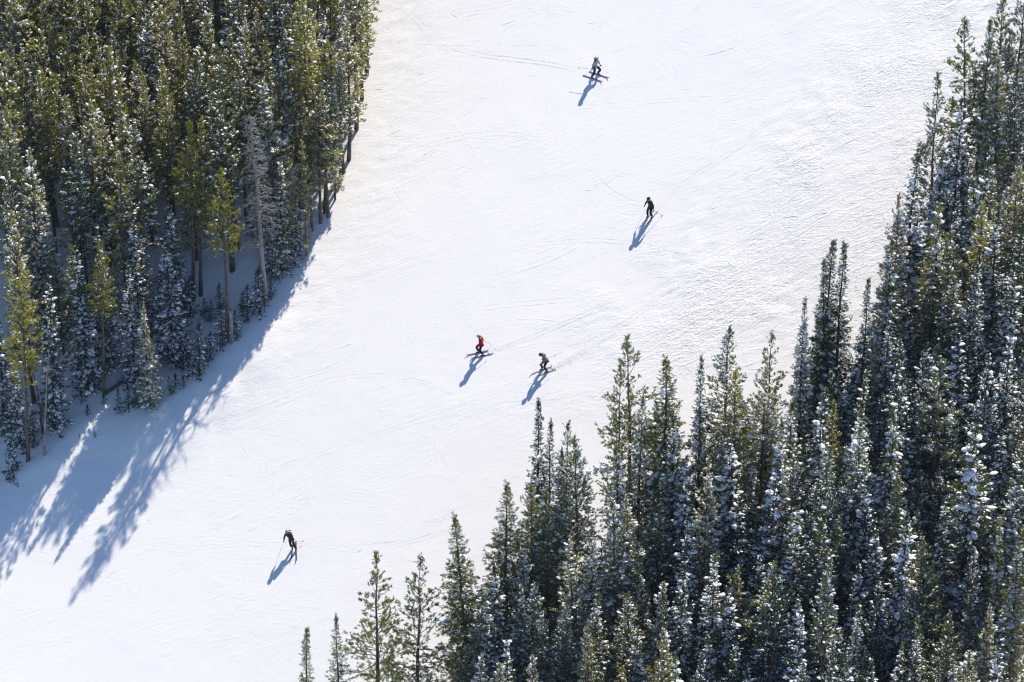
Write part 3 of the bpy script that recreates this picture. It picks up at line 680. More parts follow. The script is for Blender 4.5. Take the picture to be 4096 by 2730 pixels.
# ------------------------------------------------------------------ dead trees, logs, stump, markers
landmarks = []          # (px, py, short name) for telling the trees apart
p, h = h_from(1063, 1208, 445)
e = obj('dead_tree', None); e.location = (p[0], p[1], p[2]-0.05); e.rotation_euler = (0, -0.045, 0)
dm = make_dead(401, h, 190, 1.35); obj('trunk', dm, None, e)
tag(e, 'tall grey dead tree with bare branches in front of the left wood', 'dead tree', 'dead trees'); landmarks.append((1035, 700, 'grey dead tree'))
def bare_stem(name, pts_px, hts, r0, label, cat, material, twigs=6, seed=1):
    """a bare stem standing or leaning: pixel of the foot, then points given as (pixel x, metres up)"""
    f = by_base(*pts_px[0]); r = np.random.default_rng(seed)
    P = [np.array([0, 0, -0.3])]
    for (px, _), hh in zip(pts_px[1:], hts):
        P.append(np.array([(px-pts_px[0][0])/56.0, 0.05*r.normal(), hh]))
    P = np.array(P); mb = MB(); tt = np.linspace(0, 1, 12); ts = np.linspace(0, 1, len(P))
    Q = np.stack([np.interp(tt, ts, P[:, c]) for c in range(3)], 1); Q[1:-1] += r.normal(0, 0.02, Q[1:-1].shape)
    mb.tube(Q, r0*(1-0.75*tt), 7)
    for _ in range(twigs):
        k = r.integers(4, 11); d = unit(r.normal(size=3))*r.uniform(0.25, 0.8); mb.tube([Q[k], Q[k]+d*0.5, Q[k]+d], [0.016, 0.012, 0.005], 3, cap=False)
    e = obj(name, None); e.location = (f[0], f[1], f[2]); me = mb.mesh('stem'); me.materials.append(material); obj('trunk', me, None, e)
    tag(e, label, cat, 'dead trees'); return e
bare_stem('dead_tree', [(179, 1822), (190, 0), (205, 0), (224, 0)], [3.0, 6.0, 9.2], 0.095, 'thin pale bare stem leaning right on the bank at lower left', 'dead tree', M['deadwood'], 10, 2)
bare_stem('dead_tree', [(174, 1737), (168, 0), (160, 0), (136, 0)], [2.5, 4.6, 7.0], 0.10, 'thin crooked bare stem between the leftmost pine and the leaning stem', 'dead tree', M['bark'], 8, 3)
bare_stem('dead_tree', [(2418, 2400), (2412, 0), (2408, 0), (2404, 0)], [1.6, 3.2, 5.2], 0.10, 'grey leafless tree with bare twigs amid the lower right wood', 'dead tree', M['deadwood'], 40, 4)
bare_stem('dead_tree', [(4003, 1330), (3995, 0), (3980, 0), (3966, 0)], [3.4, 6.8, 10.3], 0.14, 'tall bare grey stem near the right edge of the photo', 'dead tree', M['deadwood'], 14, 5)
bare_stem('dead_tree', [(3905, 2440), (3925, 0), (3965, 0), (4000, 0)], [1.4, 2.8, 4.2], 0.15, 'crooked bare trunk leaning right at lower right', 'dead tree', M['deadwood'], 6, 6)
bare_stem('dead_tree', [(100, 1140), (96, 0), (92, 0), (90, 0)], [1.5, 3.2, 5.0], 0.08, 'bleached leafless tree inside the left wood near the left edge', 'dead tree', M['deadwood'], 34, 8)

def log_on_snow(a, b, up_a, up_b, rad, label, material, snow_on=True, seed=0):
    A = by_base(*a); B = by_base(*b); A = A+np.array([0, 0, up_a]); B = B+np.array([0, 0, up_b]); r = np.random.default_rng(seed)
    t = np.linspace(0, 1, 9); P = A+(B-A)*t[:, None]+r.normal(0, 0.015, (9, 3)); c = P.mean(0)
    e = obj('fallen_log', None); e.location = tuple(c)
    mb = MB(); mb.tube(P-c, rad*(1-0.35*t), 8); me = mb.mesh('log'); me.materials.append(material); obj('log', me, None, e)
    if snow_on:
        mb = MB(); Q = P-c+np.array([0, 0, 1.0])*(rad*0.75*(1-0.35*t))[:, None]; mb.tube(Q, rad*0.72*(1-0.4*t)*(0.75+0.5*r.random(9)), 6)
        me = mb.mesh('snow'); me.materials.append(M['snow']); obj('snow', me, None, e)
    tag(e, label, 'log', 'fallen logs')
log_on_snow((259, 1437), (305, 1395), 0.1, 0.5, 0.16, 'snow-capped log leaning among the dark firs of the left wood', M['deadwood'], True, 1)
log_on_snow((424, 1580), (497, 1536), 0.10, 0.25, 0.14, 'dark fallen log lying at the foot of the straight yellow-green pine', M['bark'], False, 2)
log_on_snow((84, 1820), (114, 1812), 0.06, 0.06, 0.10, 'short dark log poking from the snow beside the leftmost pine', M['bark'], False, 3)

p, h = h_from(927, 1370, 1250)
mb = MB(); r = np.random.default_rng(9); tz = np.linspace(-0.3, h, 6); mb.tube(np.column_stack([0.02*r.normal(size=6), 0.02*r.normal(size=6), tz]), 0.17*(1-0.25*np.clip(tz/h, 0, 1)), 9, cap=False)
ang = np.arange(9)*6.283/9                                  # splintered top
for k in range(9):
    a0 = ang[k]; w0 = np.array([math.cos(a0), math.sin(a0), 0])*0.125; hh = r.uniform(0.05, 0.45)
    mb.tube([w0+[0, 0, h-0.05], w0*0.9+[0, 0, h+hh*0.5], w0*0.7+[0, 0, h+hh]], [0.05, 0.035, 0.006], 4)
e = obj('broken_stump', None); e.location = tuple(p); me = mb.mesh('stump'); me.materials.append(M['deadwood']); obj('trunk', me, None, e)
tag(e, 'tall broken stump with splintered top beside the pine ringed by saplings', 'stump'); landmarks.append((927, 1250, 'broken stump'))

# yellow trail marker on its pole at the wood's edge
M['yellow'] = mat('marker_yellow', (0.75, 0.68, 0.05), 0.5); M['red'] = mat('marker_red', (0.65, 0.02, 0.02), 0.5); M['pole'] = mat('pole_wood', (0.20, 0.15, 0.09), 0.8)
p, h = h_from(1226, 1024, 880)
e = obj('trail_marker', None); e.location = tuple(p)
mb = MB(); mb.tube([(0, 0, -0.4), (0, 0, h*0.5), (0.01, 0, h)], [0.06, 0.055, 0.045], 8); me = mb.mesh('pole'); me.materials.append(M['pole']); obj('pole', me, None, e)
mb = MB(); mb.tube([(0, -0.05, 0), (0, -0.075, 0)], [0.16, 0.16], 20); me = mb.mesh('disc', False); me.materials.append(M['yellow']); d_ = obj('disc', me, None, e); d_.location = (0, 0, h*0.29)
tag(e, 'wooden pole with round yellow trail marker at the left wood edge', 'trail marker'); landmarks.append((1226, 975, 'yellow trail marker'))
# red tag fixed on a pine in the right wood
tg = [t_ for t_ in tree_log if t_[6] and 'tiny red tag' in t_[6]][0]; b = tg[0].location
z = 0.0
while project((b[0], b[1], b[2]+z))[1] > 1797: z += 0.1
e = obj('red_tag', None); e.location = (b[0]+0.28, b[1]-0.95, b[2]+z-0.4)
mb = MB(); mb.raw([(-.09, 0, -.09), (.09, 0, -.09), (.09, 0, .09), (-.09, 0, .09), (-.09, .012, -.09), (.09, .012, -.09), (.09, .012, .09), (-.09, .012, .09)],
   [(0, 1, 2, 3), (7, 6, 5, 4), (0, 4, 5, 1), (1, 5, 6, 2), (2, 6, 7, 3), (3, 7, 4, 0)]); me = mb.mesh('tag', False); me.materials.append(M['red']); obj('panel', me, None, e)
mb = MB(); mb.tube([(0, 0.006, 0.08), (-0.1, 0.4, 0.2), (-0.26, 0.9, 0.25)], [0.008]*3, 4); me = mb.mesh('cord'); me.materials.append(M['pole']); obj('cord', me, None, e)
tag(e, 'tiny red tag hanging on a pine in the right wood', 'tag')

# lumps of pushed-up snow between the two groups of trees on the right
r = np.random.default_rng(21); c = by_base(2415, 1872); n = 26
P = np.column_stack([c[0]+r.normal(0, 0.55, n), c[1]+r.normal(0, 0.22, n), np.zeros(n)]); P[:, 2] = hgrid(P[:, 0], P[:, 1])-0.02
sz = r.uniform(0.10, 0.26, n); v, q, t3 = lumps(P, unit(r.normal(size=(n, 3))), sz, sz*0.8, sz*0.8, r)
o = obj('snow_chunks', mesh_np('snow_chunks', v, [q, t3], True), M['snow']); o['kind'] = 'stuff'; o['label'] = 'broken chunks of snow pushed up between the trees'

# ------------------------------------------------------------------ skiers
def skin_mesh(name, verts, edges, radii, material, parent, sub=2, root=0):
    me = bpy.data.meshes.new(name+'_frame'); me.from_pydata([tuple(v) for v in verts], edges, []); o = bpy.data.objects.new(name+'_frame', me); col.objects.link(o)
    mod = o.modifiers.new('skin', 'SKIN'); mod.use_smooth_shade = True
    for i, sv in enumerate(me.skin_vertices[0].data):
        rr = radii[i]; sv.radius = (rr, rr) if not isinstance(rr, tuple) else rr; sv.use_root = (i == root)
    ss = o.modifiers.new('sub', 'SUBSURF'); ss.levels = sub; ss.render_levels = sub
    dg = bpy.context.evaluated_depsgraph_get(); ev = o.evaluated_get(dg); out = bpy.data.meshes.new_from_object(ev)
    bpy.data.objects.remove(o); bpy.data.meshes.remove(me)
    out.name = name; out.materials.clear(); out.materials.append(material)
    for pl in out.polygons: pl.use_smooth = True
    return obj(name, out, None, parent)
V3 = lambda *a: np.array(a, float)
def ik(a, b, l1, l2, pole):
    d = b-a; L = np.linalg.norm(d); L = min(L, (l1+l2)*0.999); u = d/np.linalg.norm(d)
    x = (l1*l1-l2*l2+L*L)/(2*L); hgt = math.sqrt(max(l1*l1-x*x, 0)); pp = pole-u*(pole@u); pp /= np.linalg.norm(pp)+1e-9
    return a+u*x+pp*hgt
M['skin'] = mat('skin', (0.55, 0.34, 0.25), 0.5); M['lips'] = mat('lips', (0.45, 0.16, 0.14), 0.5)
M['black'] = mat('black_fabric', (0.012, 0.012, 0.018), 0.75, 0.2); M['navy'] = mat('navy_fabric', (0.012, 0.016, 0.035), 0.7, 0.25)
M['teal'] = mat('dark_teal_fabric', (0.020, 0.034, 0.042), 0.7, 0.25); M['redj'] = mat('red_fabric', (0.52, 0.004, 0.022), 0.7, 0.1)
M['maroon'] = mat('dark_trousers', (0.022, 0.013, 0.018), 0.75, 0.2); M['hemwhite'] = mat('white_hem', (0.7, 0.72, 0.78), 0.7)
M['paleblue'] = mat('helmet_pale_blue', (0.50, 0.56, 0.68), 0.35, 0.5); M['lilac'] = mat('helmet_lilac', (0.62, 0.60, 0.70), 0.35, 0.5)
M['helmdark'] = mat('helmet_dark', (0.035, 0.02, 0.03), 0.35, 0.5); M['knit'] = mat('grey_knit', (0.42, 0.42, 0.47), 0.9, 0.1)
M['lens'] = mat('goggle_lens', (0.02, 0.03, 0.10), 0.1, 0.8); M['hair'] = mat('dark_hair', (0.022, 0.014, 0.012), 0.6)
M['glove'] = mat('black_glove', (0.015, 0.013, 0.016), 0.7); M['redglove'] = mat('red_glove', (0.28, 0.03, 0.03), 0.7); M['boot'] = mat('boot', (0.02, 0.02, 0.025), 0.35, 0.5)
M['bootw'] = mat('boot_buckle_white', (0.75, 0.75, 0.78), 0.4); M['ski'] = mat('ski_top', (0.05, 0.05, 0.10), 0.3, 0.5); M['skiw'] = mat('ski_top_pale', (0.42, 0.42, 0.48), 0.3, 0.5)
M['skip'] = mat('ski_top_purple', (0.16, 0.13, 0.24), 0.3, 0.5)
M['shaft'] = mat('pole_shaft', (0.16, 0.16, 0.18), 0.3, 0.6); M['basket'] = mat('pole_basket', (0.03, 0.03, 0.03), 0.5); M['fur'] = mat('fur_trim', (0.34, 0.27, 0.19), 0.9, 0.1)
def pattern_fabric(name, a, b, scale, kind):
    m = mat(name, a, 0.75, 0.2); p = m.node_tree.nodes['Principled BSDF']; tc = N(m, 'ShaderNodeTexCoord')
    if kind == 'bands':
        t = N(m, 'ShaderNodeTexWave', wave_type='BANDS', bands_direction='Z'); t.inputs['Scale'].default_value = scale; t.inputs['Distortion'].default_value = 3.5; t.inputs['Detail Scale'].default_value = 6
    else: t = N(m, 'ShaderNodeTexNoise'); t.inputs['Scale'].default_value = scale
    cr = N(m, 'ShaderNodeValToRGB'); cr.color_ramp.elements[0].position = 0.42; cr.color_ramp.elements[1].position = 0.55; cr.color_ramp.elements[0].color = (*a, 1); cr.color_ramp.elements[1].color = (*b, 1)
    link(m, tc.outputs['Object'], t.inputs['Vector']); link(m, t.outputs['Fac'], cr.inputs[0]); link(m, cr.outputs[0], p.inputs['Base Color']); return m
M['stripe'] = pattern_fabric('striped_jacket', (0.03, 0.04, 0.12), (0.72, 0.73, 0.80), 3.2, 'bands')
M['greyj'] = pattern_fabric('grey_marl_jacket', (0.10, 0.115, 0.14), (0.24, 0.26, 0.30), 14.0, 'noise')

def ellipsoid(c, rx, ry, rz, rotz=0.0, z0=-1.0, nu=14, nv=9, tilt=0.0):
    """part of an ellipsoid above relative height z0, closed below"""
    v = []; a0 = math.asin(max(-1, z0))
    for i in range(nv):
        a = a0+(math.pi/2-a0)*i/nv
        for j in range(nu):
            b = 2*math.pi*j/nu; v.append((rx*math.cos(a)*math.cos(b), ry*math.cos(a)*math.sin(b), rz*math.sin(a)))
    v.append((0, 0, rz)); v.append((0, 0, rz*math.sin(a0)*0.9))
    v = np.array(v); q = [(i*nu+j, i*nu+(j+1) % nu, (i+1)*nu+(j+1) % nu, (i+1)*nu+j) for i in range(nv-1) for j in range(nu)]
    t = [((nv-1)*nu+j, (nv-1)*nu+(j+1) % nu, nv*nu) for j in range(nu)]+[((j+1) % nu, j, nv*nu+1) for j in range(nu)]
    ct, st = math.cos(tilt), math.sin(tilt); y, z = v[:, 1]*ct-v[:, 2]*st, v[:, 1]*st+v[:, 2]*ct; v[:, 1], v[:, 2] = y, z
    cz, sz_ = math.cos(rotz), math.sin(rotz); x, y = v[:, 0]*cz-v[:, 1]*sz_, v[:, 0]*sz_+v[:, 1]*cz; v[:, 0], v[:, 1] = x, y
    return v+np.asarray(c), q, t
def skier(px, py, heading, cfg, labels):
    f = (on_plane(px+heading[0], py+heading[1])-on_plane(px, py))[:2]; f /= np.linalg.norm(f); rt = np.array([f[1], -f[0]]); base = by_base(px, py)
    ang = math.atan2(-f[0], f[1])
    e = obj('person', None); e.location = tuple(base); e.rotation_euler = (0, 0, ang)
    tag(e, labels[0], 'skier', 'skiers on the piste')
    def to_world(l): return np.array([base[0]+rt[0]*l[0]+f[0]*l[1], base[1]+rt[1]*l[0]+f[1]*l[1], base[2]+l[2]])
    feet = {}
    for sd, (fx, fy) in (('L', cfg['footL']), ('R', cfg['footR'])):
        wx = to_world((fx, fy, 0)); z = float(hgrid(wx[0], wx[1])); feet[sd] = V3(fx, fy, z-base[2]+0.035)
    low = min(feet['L'][2], feet['R'][2])
    pel = V3(*cfg['pelvis'])+[0, 0, low]; che = V3(*cfg['chest'])+[0, 0, low]; head = V3(*cfg['head'])+[0, 0, low]
    axis_ = (che-pel)/np.linalg.norm(che-pel); yaw = cfg.get('yaw', 0.0)
    rx = V3(math.cos(yaw), math.sin(yaw), 0); rx = rx-axis_*(rx@axis_); rx /= np.linalg.norm(rx)
    lat = che-pel; neck = che+axis_*0.17
    sh = {'L': che-rx*0.185+axis_*0.10, 'R': che+rx*0.185+axis_*0.10}; hip = {'L': pel-V3(0.10, 0, 0.04), 'R': pel+V3(0.10, 0, -0.04)}
    hand = {'L': V3(*cfg['handL'])+[0, 0, low], 'R': V3(*cfg['handR'])+[0, 0, low]}
    elb, knee, ank = {}, {}, {}
    for s_ in 'LR':
        side = rx*(1 if s_ == 'R' else -1)
        d = hand[s_]-sh[s_]; L = np.linalg.norm(d)
        if L > 0.56: hand[s_] = sh[s_]+d/L*0.56
        elb[s_] = ik(sh[s_], hand[s_], 0.30, 0.27, side*0.7+V3(0, -0.8, -0.2))
        ank[s_] = feet[s_]+[0, 0, 0.10]
        knee[s_] = ik(hip[s_], ank[s_], 0.45, 0.44, V3(0, 1, 0.15))
    hd = V3(0, math.cos(cfg.get('look', 0)), 0); look = cfg.get('look', 0.0); fdir = V3(-math.sin(look), math.cos(look), -0.08)
    # body: one continuous figure
    vs = [pel, (pel+che)/2, che, neck, head-[0, 0, 0.07], head+[0, 0, 0.05], sh['L'], elb['L'], hand['L'], sh['R'], elb['R'], hand['R'], hip['L'], knee['L'], ank['L'], hip['R'], knee['R'], ank['R'], head+fdir*0.085-[0, 0, 0.035], head+fdir*0.118-[0, 0, 0.045]]
    ed = [(0, 1), (1, 2), (2, 3), (3, 4), (4, 5), (2, 6), (6, 7), (7, 8), (2, 9), (9, 10), (10, 11), (0, 12), (12, 13), (13, 14), (0, 15), (15, 16), (16, 17), (4, 18), (18, 19)]
    rd = [0.10, 0.09, 0.09, 0.055, 0.088, 0.085, 0.045, 0.036, 0.028, 0.045, 0.036, 0.028, 0.065, 0.050, 0.040, 0.065, 0.050, 0.040, 0.055, 0.018]
    skin_mesh('body', vs, ed, rd, M['skin'], e, 2)
    # mouth
    v, q, t = ellipsoid(head+fdir*0.098-[0, 0, 0.088], 0.026, 0.012, 0.008, look); mb = MB(); mb.raw(v, q, t); me = mb.mesh('mouth'); me.materials.append(M['lips']); obj('mouth', me, None, e)
    # jacket with sleeves and hem
    hem = pel-axis_*0.13
    vs = [hem, pel, (pel+che)/2, che, che+axis_*0.13]; ed = [(0, 1), (1, 2), (2, 3), (3, 4)]; rd = [0.165, 0.158, 0.150, 0.160, 0.085]
    for s_ in 'LR':
        k = len(vs); w_ = elb[s_]+(hand[s_]-elb[s_])*0.86; vs += [sh[s_], (sh[s_]+elb[s_])/2, elb[s_], w_]; ed += [(3, k), (k, k+1), (k+1, k+2), (k+2, k+3)]; rd += [0.088, 0.075, 0.067, 0.052]
    jk = skin_mesh('jacket', vs, ed, rd, cfg['jacket'], e, 2, 1)
    if cfg.get('hem'):
        mb = MB(); a = np.linspace(0, 2*math.pi, 15); ry_ = np.cross(axis_, rx); P = [hem+(rx*math.cos(x)*0.172+ry_*math.sin(x)*0.172)-axis_*0.06 for x in a]; mb.tube(P, [0.022]*15, 6, cap=False)
        me = mb.mesh('hem'); me.materials.append(cfg['hem']); obj('hem', me, None, jk)
    if cfg.get('hood'):
        v, q, t = ellipsoid(che+axis_*0.15-V3(0, 0.11, 0), 0.15, 0.10, 0.085, 0, -0.6); mb = MB(); mb.raw(v, q, t); me = mb.mesh('hood'); me.materials.append(cfg['jacket']); obj('hood', me, None, jk)
    if cfg.get('fur'):
        mb = MB(); a = np.linspace(0, 2*math.pi, 13); P = [neck-[0, 0.04, 0.02]+V3(math.cos(x)*0.105, math.sin(x)*0.11, 0) for x in a]; mb.tube(P, [0.035]*13, 6, cap=False)
        me = mb.mesh('fur_collar'); me.materials.append(M['fur']); obj('fur_collar', me, None, jk)
    # trousers
    vs = [pel+axis_*0.04, pel-[0, 0, 0.05]]; ed = [(0, 1)]; rd = [0.140, 0.145]
    for s_ in 'LR':
        k = len(vs); vs += [hip[s_]-[0, 0, 0.08], (hip[s_]+knee[s_])/2, knee[s_], (knee[s_]*0.45+ank[s_]*0.55), ank[s_]+[0, 0, 0.06]]; ed += [(1, k), (k, k+1), (k+1, k+2), (k+2, k+3), (k+3, k+4)]; rd += [0.105, 0.098, 0.085, 0.082, 0.086]
    skin_mesh('trousers', vs, ed, rd, cfg['trousers'], e, 2, 1)
    # boots
    for s_ in 'LR':
        fo = feet[s_]
        b_ = skin_mesh('boot', [fo+[0, -0.09, 0.045], fo+[0, 0.0, 0.05], fo+[0, 0.17, 0.04], ank[s_]+[0, -0.03, 0.02], ank[s_]+[0, 0.02, 0.17]], [(0, 1), (1, 2), (1, 3), (3, 4)], [0.05, 0.055, 0.045, 0.062, 0.066], M['boot'], e, 2, 1)
        mb = MB(); a = np.linspace(0, 2*math.pi, 11); P = [ank[s_]+[0.068*math.cos(x), 0.068*math.sin(x)-0.01, 0.05] for x in a]; mb.tube(P, [0.016]*11, 5, cap=False); me = mb.mesh('buckle'); me.materials.append(M['bootw']); obj('buckle', me, None, b_)
    # gloves closed round the pole grips
    for s_ in 'LR':
        tip = V3(*cfg['pole'+s_])+[0, 0, low]; hnd = hand[s_]; pd = tip-hnd; pd /= np.linalg.norm(pd); arm = hnd-elb[s_]; arm /= np.linalg.norm(arm)
        kn = np.cross(pd, arm); kn /= np.linalg.norm(kn)+1e-9; out = np.cross(kn, pd); kn = kn*(1 if s_ == 'L' else -1)
        gc = hnd+arm*0.05
        vs = [hnd-arm*0.03, gc]; ed = [(0, 1)]; rd = [0.040, 0.040]
        for q_ in range(4):
            o0 = gc+kn*0.018+pd*(0.030-0.021*q_); L_ = (0.9, 1.0, 0.95, 0.78)[q_]; k = len(vs)
            vs += [o0+arm*0.03*L_+kn*0.012, o0+arm*0.055*L_-kn*0.022, o0+arm*0.025*L_-kn*0.045]; ed += [(1, k), (k, k+1), (k+1, k+2)]; rd += [0.0125, 0.0115, 0.010]
        k = len(vs); vs += [gc-pd*0.035-kn*0.012, gc-pd*0.050-kn*0.035+arm*0.02]; ed += [(1, k), (k, k+1)]; rd += [0.015, 0.012]
        skin_mesh('glove', vs, ed, rd, cfg['glove'], e, 1, 1)
        # the pole itself is a thing of its own
        gp = hnd+arm*0.06-kn*0.018; L = 1.12; A = gp-pd*0.10; B = gp+pd*(L-0.10)
        po = obj('ski_pole', None); wA = to_world(A); po.location = tuple(wA); po.rotation_euler = (0, 0, ang)
        mb = MB(); mb.tube([(0, 0, 0), (B-A)*0.5, (B-A)], [0.011, 0.010, 0.006], 6); me = mb.mesh('shaft'); me.materials.append(M['shaft']); obj('shaft', me, None, po)
        mb = MB(); mb.tube([pd*-0.01, pd*0.06, pd*0.14], [0.019, 0.016, 0.018], 7); me = mb.mesh('grip'); me.materials.append(M['glove']); obj('grip', me, None, po)
        mb = MB(); C_ = (B-A)-pd*0.07; mb.tube([C_-pd*0.012, C_+pd*0.004, C_+pd*0.012], [0.020, 0.048, 0.044], 10); me = mb.mesh('basket'); me.materials.append(M['basket']); obj('basket', me, None, po)
        tag(po, labels[1].format('left' if s_ == 'L' else 'right'), 'ski pole', 'ski poles')
    # helmet or cap, goggles, hair
    v, q, t = ellipsoid(head+[0, 0, 0.025]-fdir*0.012, 0.118, 0.138, 0.128, look, -0.25, tilt=0.10); mb = MB(); mb.raw(v, q, t); me = mb.mesh('cap'); me.materials.append(cfg['helmet'])
    hm = obj('helmet' if not cfg.get('knit') else 'knit_cap', me, None, e)
    if cfg.get('knit'):
        v, q, t = ellipsoid(head+[0, 0, 0.165]-fdir*0.02, 0.03, 0.03, 0.03); mb = MB(); mb.raw(v, q, t); me = mb.mesh('bobble'); me.materials.append(cfg['helmet']); obj('bobble', me, None, hm)
    else:
        mb = MB(); P = [head+V3(math.cos(a)*0.11, 0, -0.01)+[0, 0, -0.02-0.09*math.sin(a)] for a in np.linspace(0, math.pi, 9)]; mb.tube(P, [0.008]*9, 5); me = mb.mesh('chin_strap'); me.materials.append(M['boot']); obj('chin_strap', me, None, hm)
    mb = MB(); P = []
    for a in np.linspace(-0.95, 0.95, 11): P.append(head+V3(-math.sin(look+a)*0.103, math.cos(look+a)*0.112, 0.012))
    mb.tube(P, [0.022]+[0.036]*9+[0.022], 8); me = mb.mesh('goggles'); me.materials.append(M['lens']); gg = obj('goggles', me, None, e)
    mb = MB(); P = [head+V3(-math.sin(look+a)*0.126, math.cos(look+a)*0.146, 0.03) for a in np.linspace(0.9, 2*math.pi-0.9, 15)]; mb.tube(P, [0.014]*15, 5, cap=False); me = mb.mesh('strap'); me.materials.append(M['boot']); obj('strap', me, None, gg)
    if cfg.get('hair') == 'long':
        b0 = head-fdir*0.085; skin_mesh('hair', [b0+[0, 0, 0.0], b0-fdir*0.035-[0, 0, 0.11], b0-fdir*0.03-[0, 0, 0.24]], [(0, 1), (1, 2)], [0.085, 0.085, 0.04], M['hair'], e, 2)
    elif cfg.get('hair') == 'tail':
        b0 = head-fdir*0.09; sd = V3(*cfg.get('tail_dir', (-0.12, -0.10, 0.0))); skin_mesh('hair', [b0+[0, 0, -0.01], b0+sd*0.6+[0, 0, 0.0], b0+sd*1.6-[0, 0, 0.05]], [(0, 1), (1, 2)], [0.06, 0.045, 0.018], M['hair'], e, 2)
    elif cfg.get('hair') == 'short':
        b0 = head-fdir*0.05-[0, 0, 0.05]; skin_mesh('hair', [b0, b0-fdir*0.03-[0, 0, 0.04]], [(0, 1)], [0.075, 0.055], M['hair'], e, 2)
    if cfg.get('pack'):
        c_ = che-V3(0, 0.20, 0.02); v, q, t = ellipsoid(c_, 0.15, 0.10, 0.23, 0); mb = MB(); mb.raw(v, q, t); me = mb.mesh('backpack'); me.materials.append(M['black']); obj('backpack', me, None, e)
    # skis
    for s_ in 'LR':
        wf = to_world(feet[s_]); dz = cfg.get('ski'+s_, 0.0); fd = np.array([f[0]*math.cos(dz)-f[1]*math.sin(dz), f[0]*math.sin(dz)+f[1]*math.cos(dz)])
        fw, up, rr = slope_frame(wf[0], wf[1], fd)
        so_ = obj('ski', None); so_.matrix_world = Matrix(((rr.x, fw.x, up.x, wf[0]), (rr.y, fw.y, up.y, wf[1]), (rr.z, fw.z, up.z, wf[2]-0.012), (0, 0, 0, 1)))
        n = 15; y = np.linspace(-0.68, 0.86, n); hw = np.interp(y, [-0.68, -0.6, 0, 0.68, 0.80, 0.86], [0.022, 0.038, 0.030, 0.042, 0.032, 0.006]); zc = np.where(y > 0.62, (y-0.62)**2*1.9, 0)+np.where(y < -0.62, (y+0.62)**2*2, 0)
        v = []
        for i in range(n): v += [(-hw[i], y[i], zc[i]), (hw[i], y[i], zc[i]), (hw[i], y[i], zc[i]+0.016), (-hw[i], y[i], zc[i]+0.016)]
        q = [(i*4+a, i*4+(a+1) % 4, (i+1)*4+(a+1) % 4, (i+1)*4+a) for i in range(n-1) for a in range(4)]+[(3, 2, 1, 0), tuple((n-1)*4+a for a in range(4))]
        mb = MB(); mb.raw(v, q); me = mb.mesh('blade', False); me.materials.append(cfg['ski']); obj('blade', me, None, so_)
        for yy, nm in ((0.17, 'toe_piece'), (-0.13, 'heel_piece')):
            v, q, t = ellipsoid((0, yy, 0.016), 0.035, 0.05, 0.045, 0, 0.0, 8, 4); mb = MB(); mb.raw(v, q, t); me = mb.mesh(nm); me.materials.append(M['boot']); obj(nm, me, None, so_)
        tag(so_, labels[2].format('left' if s_ == 'L' else 'right'), 'ski', 'skis')
    return e, base, f
# topmost rider, going to the right
skier(2379, 307, (29, 10.5), dict(footL=(-0.20, 0.16), footR=(0.20, -0.12), pelvis=(0.0, 0.02, 0.985), chest=(0.02, 0.08, 1.35), head=(0.02, 0.13, 1.645), handL=(-0.26, 0.28, 0.95), handR=(0.30, -0.10, 0.72),
      poleL=(-0.42, -0.55, 0.30), poleR=(0.50, -1.05, 0.85), jacket=M['stripe'], trousers=M['navy'], helmet=M['lilac'], glove=M['glove'], hair='long', ski=M['skip']),
      ('person in navy and white striped jacket with long dark hair, topmost on the piste', 'ski pole in the {} hand of the topmost skier in striped jacket', '{} ski of the topmost skier in striped jacket'))
skier(2600, 872, (-28, 36), dict(footL=(-0.13, -0.05), footR=(0.13, 0.08), pelvis=(0.0, -0.02, 0.985), chest=(-0.02, 0.06, 1.35), head=(0.06, 0.13, 1.645), handL=(-0.34, 0.05, 0.74), handR=(0.42, 0.18, 0.80), yaw=-0.25,
      poleL=(-0.62, -0.60, 0.12), poleR=(0.62, -0.35, 0.20), jacket=M['navy'], trousers=M['black'], helmet=M['helmdark'], glove=M['glove'], hem=M['hemwhite'], ski=M['skiw'], pack=False, look=0.2),
      ('person in dark navy jacket with white hem, right of the run, poles spread', 'ski pole in the {} hand of the navy-jacketed skier with white hem', '{} ski of the navy-jacketed skier with white hem'))
_, b3, f3 = skier(1924, 1419, (-62, 18), dict(footL=(-0.15, -0.10), footR=(0.15, 0.14), pelvis=(0.0, -0.01, 0.96), chest=(0.0, 0.05, 1.34), head=(0.0, 0.15, 1.63), handL=(-0.24, 0.30, 0.84), handR=(0.28, -0.22, 0.98),
      poleL=(-0.30, -0.55, 0.30), poleR=(0.40, -0.80, 0.42), jacket=M['redj'], trousers=M['black'], helmet=M['paleblue'], glove=M['glove'], fur=True, hair='short', ski=M['skip']),
      ('person in bright red jacket and pale blue helmet skiing to the left', 'ski pole in the {} hand of the red-jacketed skier', '{} ski of the red-jacketed skier'))
_, b4, f4 = skier(2180, 1486, (-48, 22), dict(footL=(-0.15, -0.08), footR=(0.15, 0.14), pelvis=(0.0, -0.06, 0.95), chest=(0.0, 0.10, 1.29), head=(-0.02, 0.32, 1.53), handL=(-0.22, 0.42, 0.80), handR=(0.30, 0.05, 0.86),
      poleL=(-0.35, -0.40, 0.42), poleR=(0.45, -0.95, 0.82), jacket=M['greyj'], trousers=M['maroon'], helmet=M['helmdark'], glove=M['glove'], hood=True, ski=M['skiw']),
      ('person in grey hooded jacket bent forward, throwing up snow behind', 'ski pole in the {} hand of the grey-jacketed skier', '{} ski of the grey-jacketed skier'))
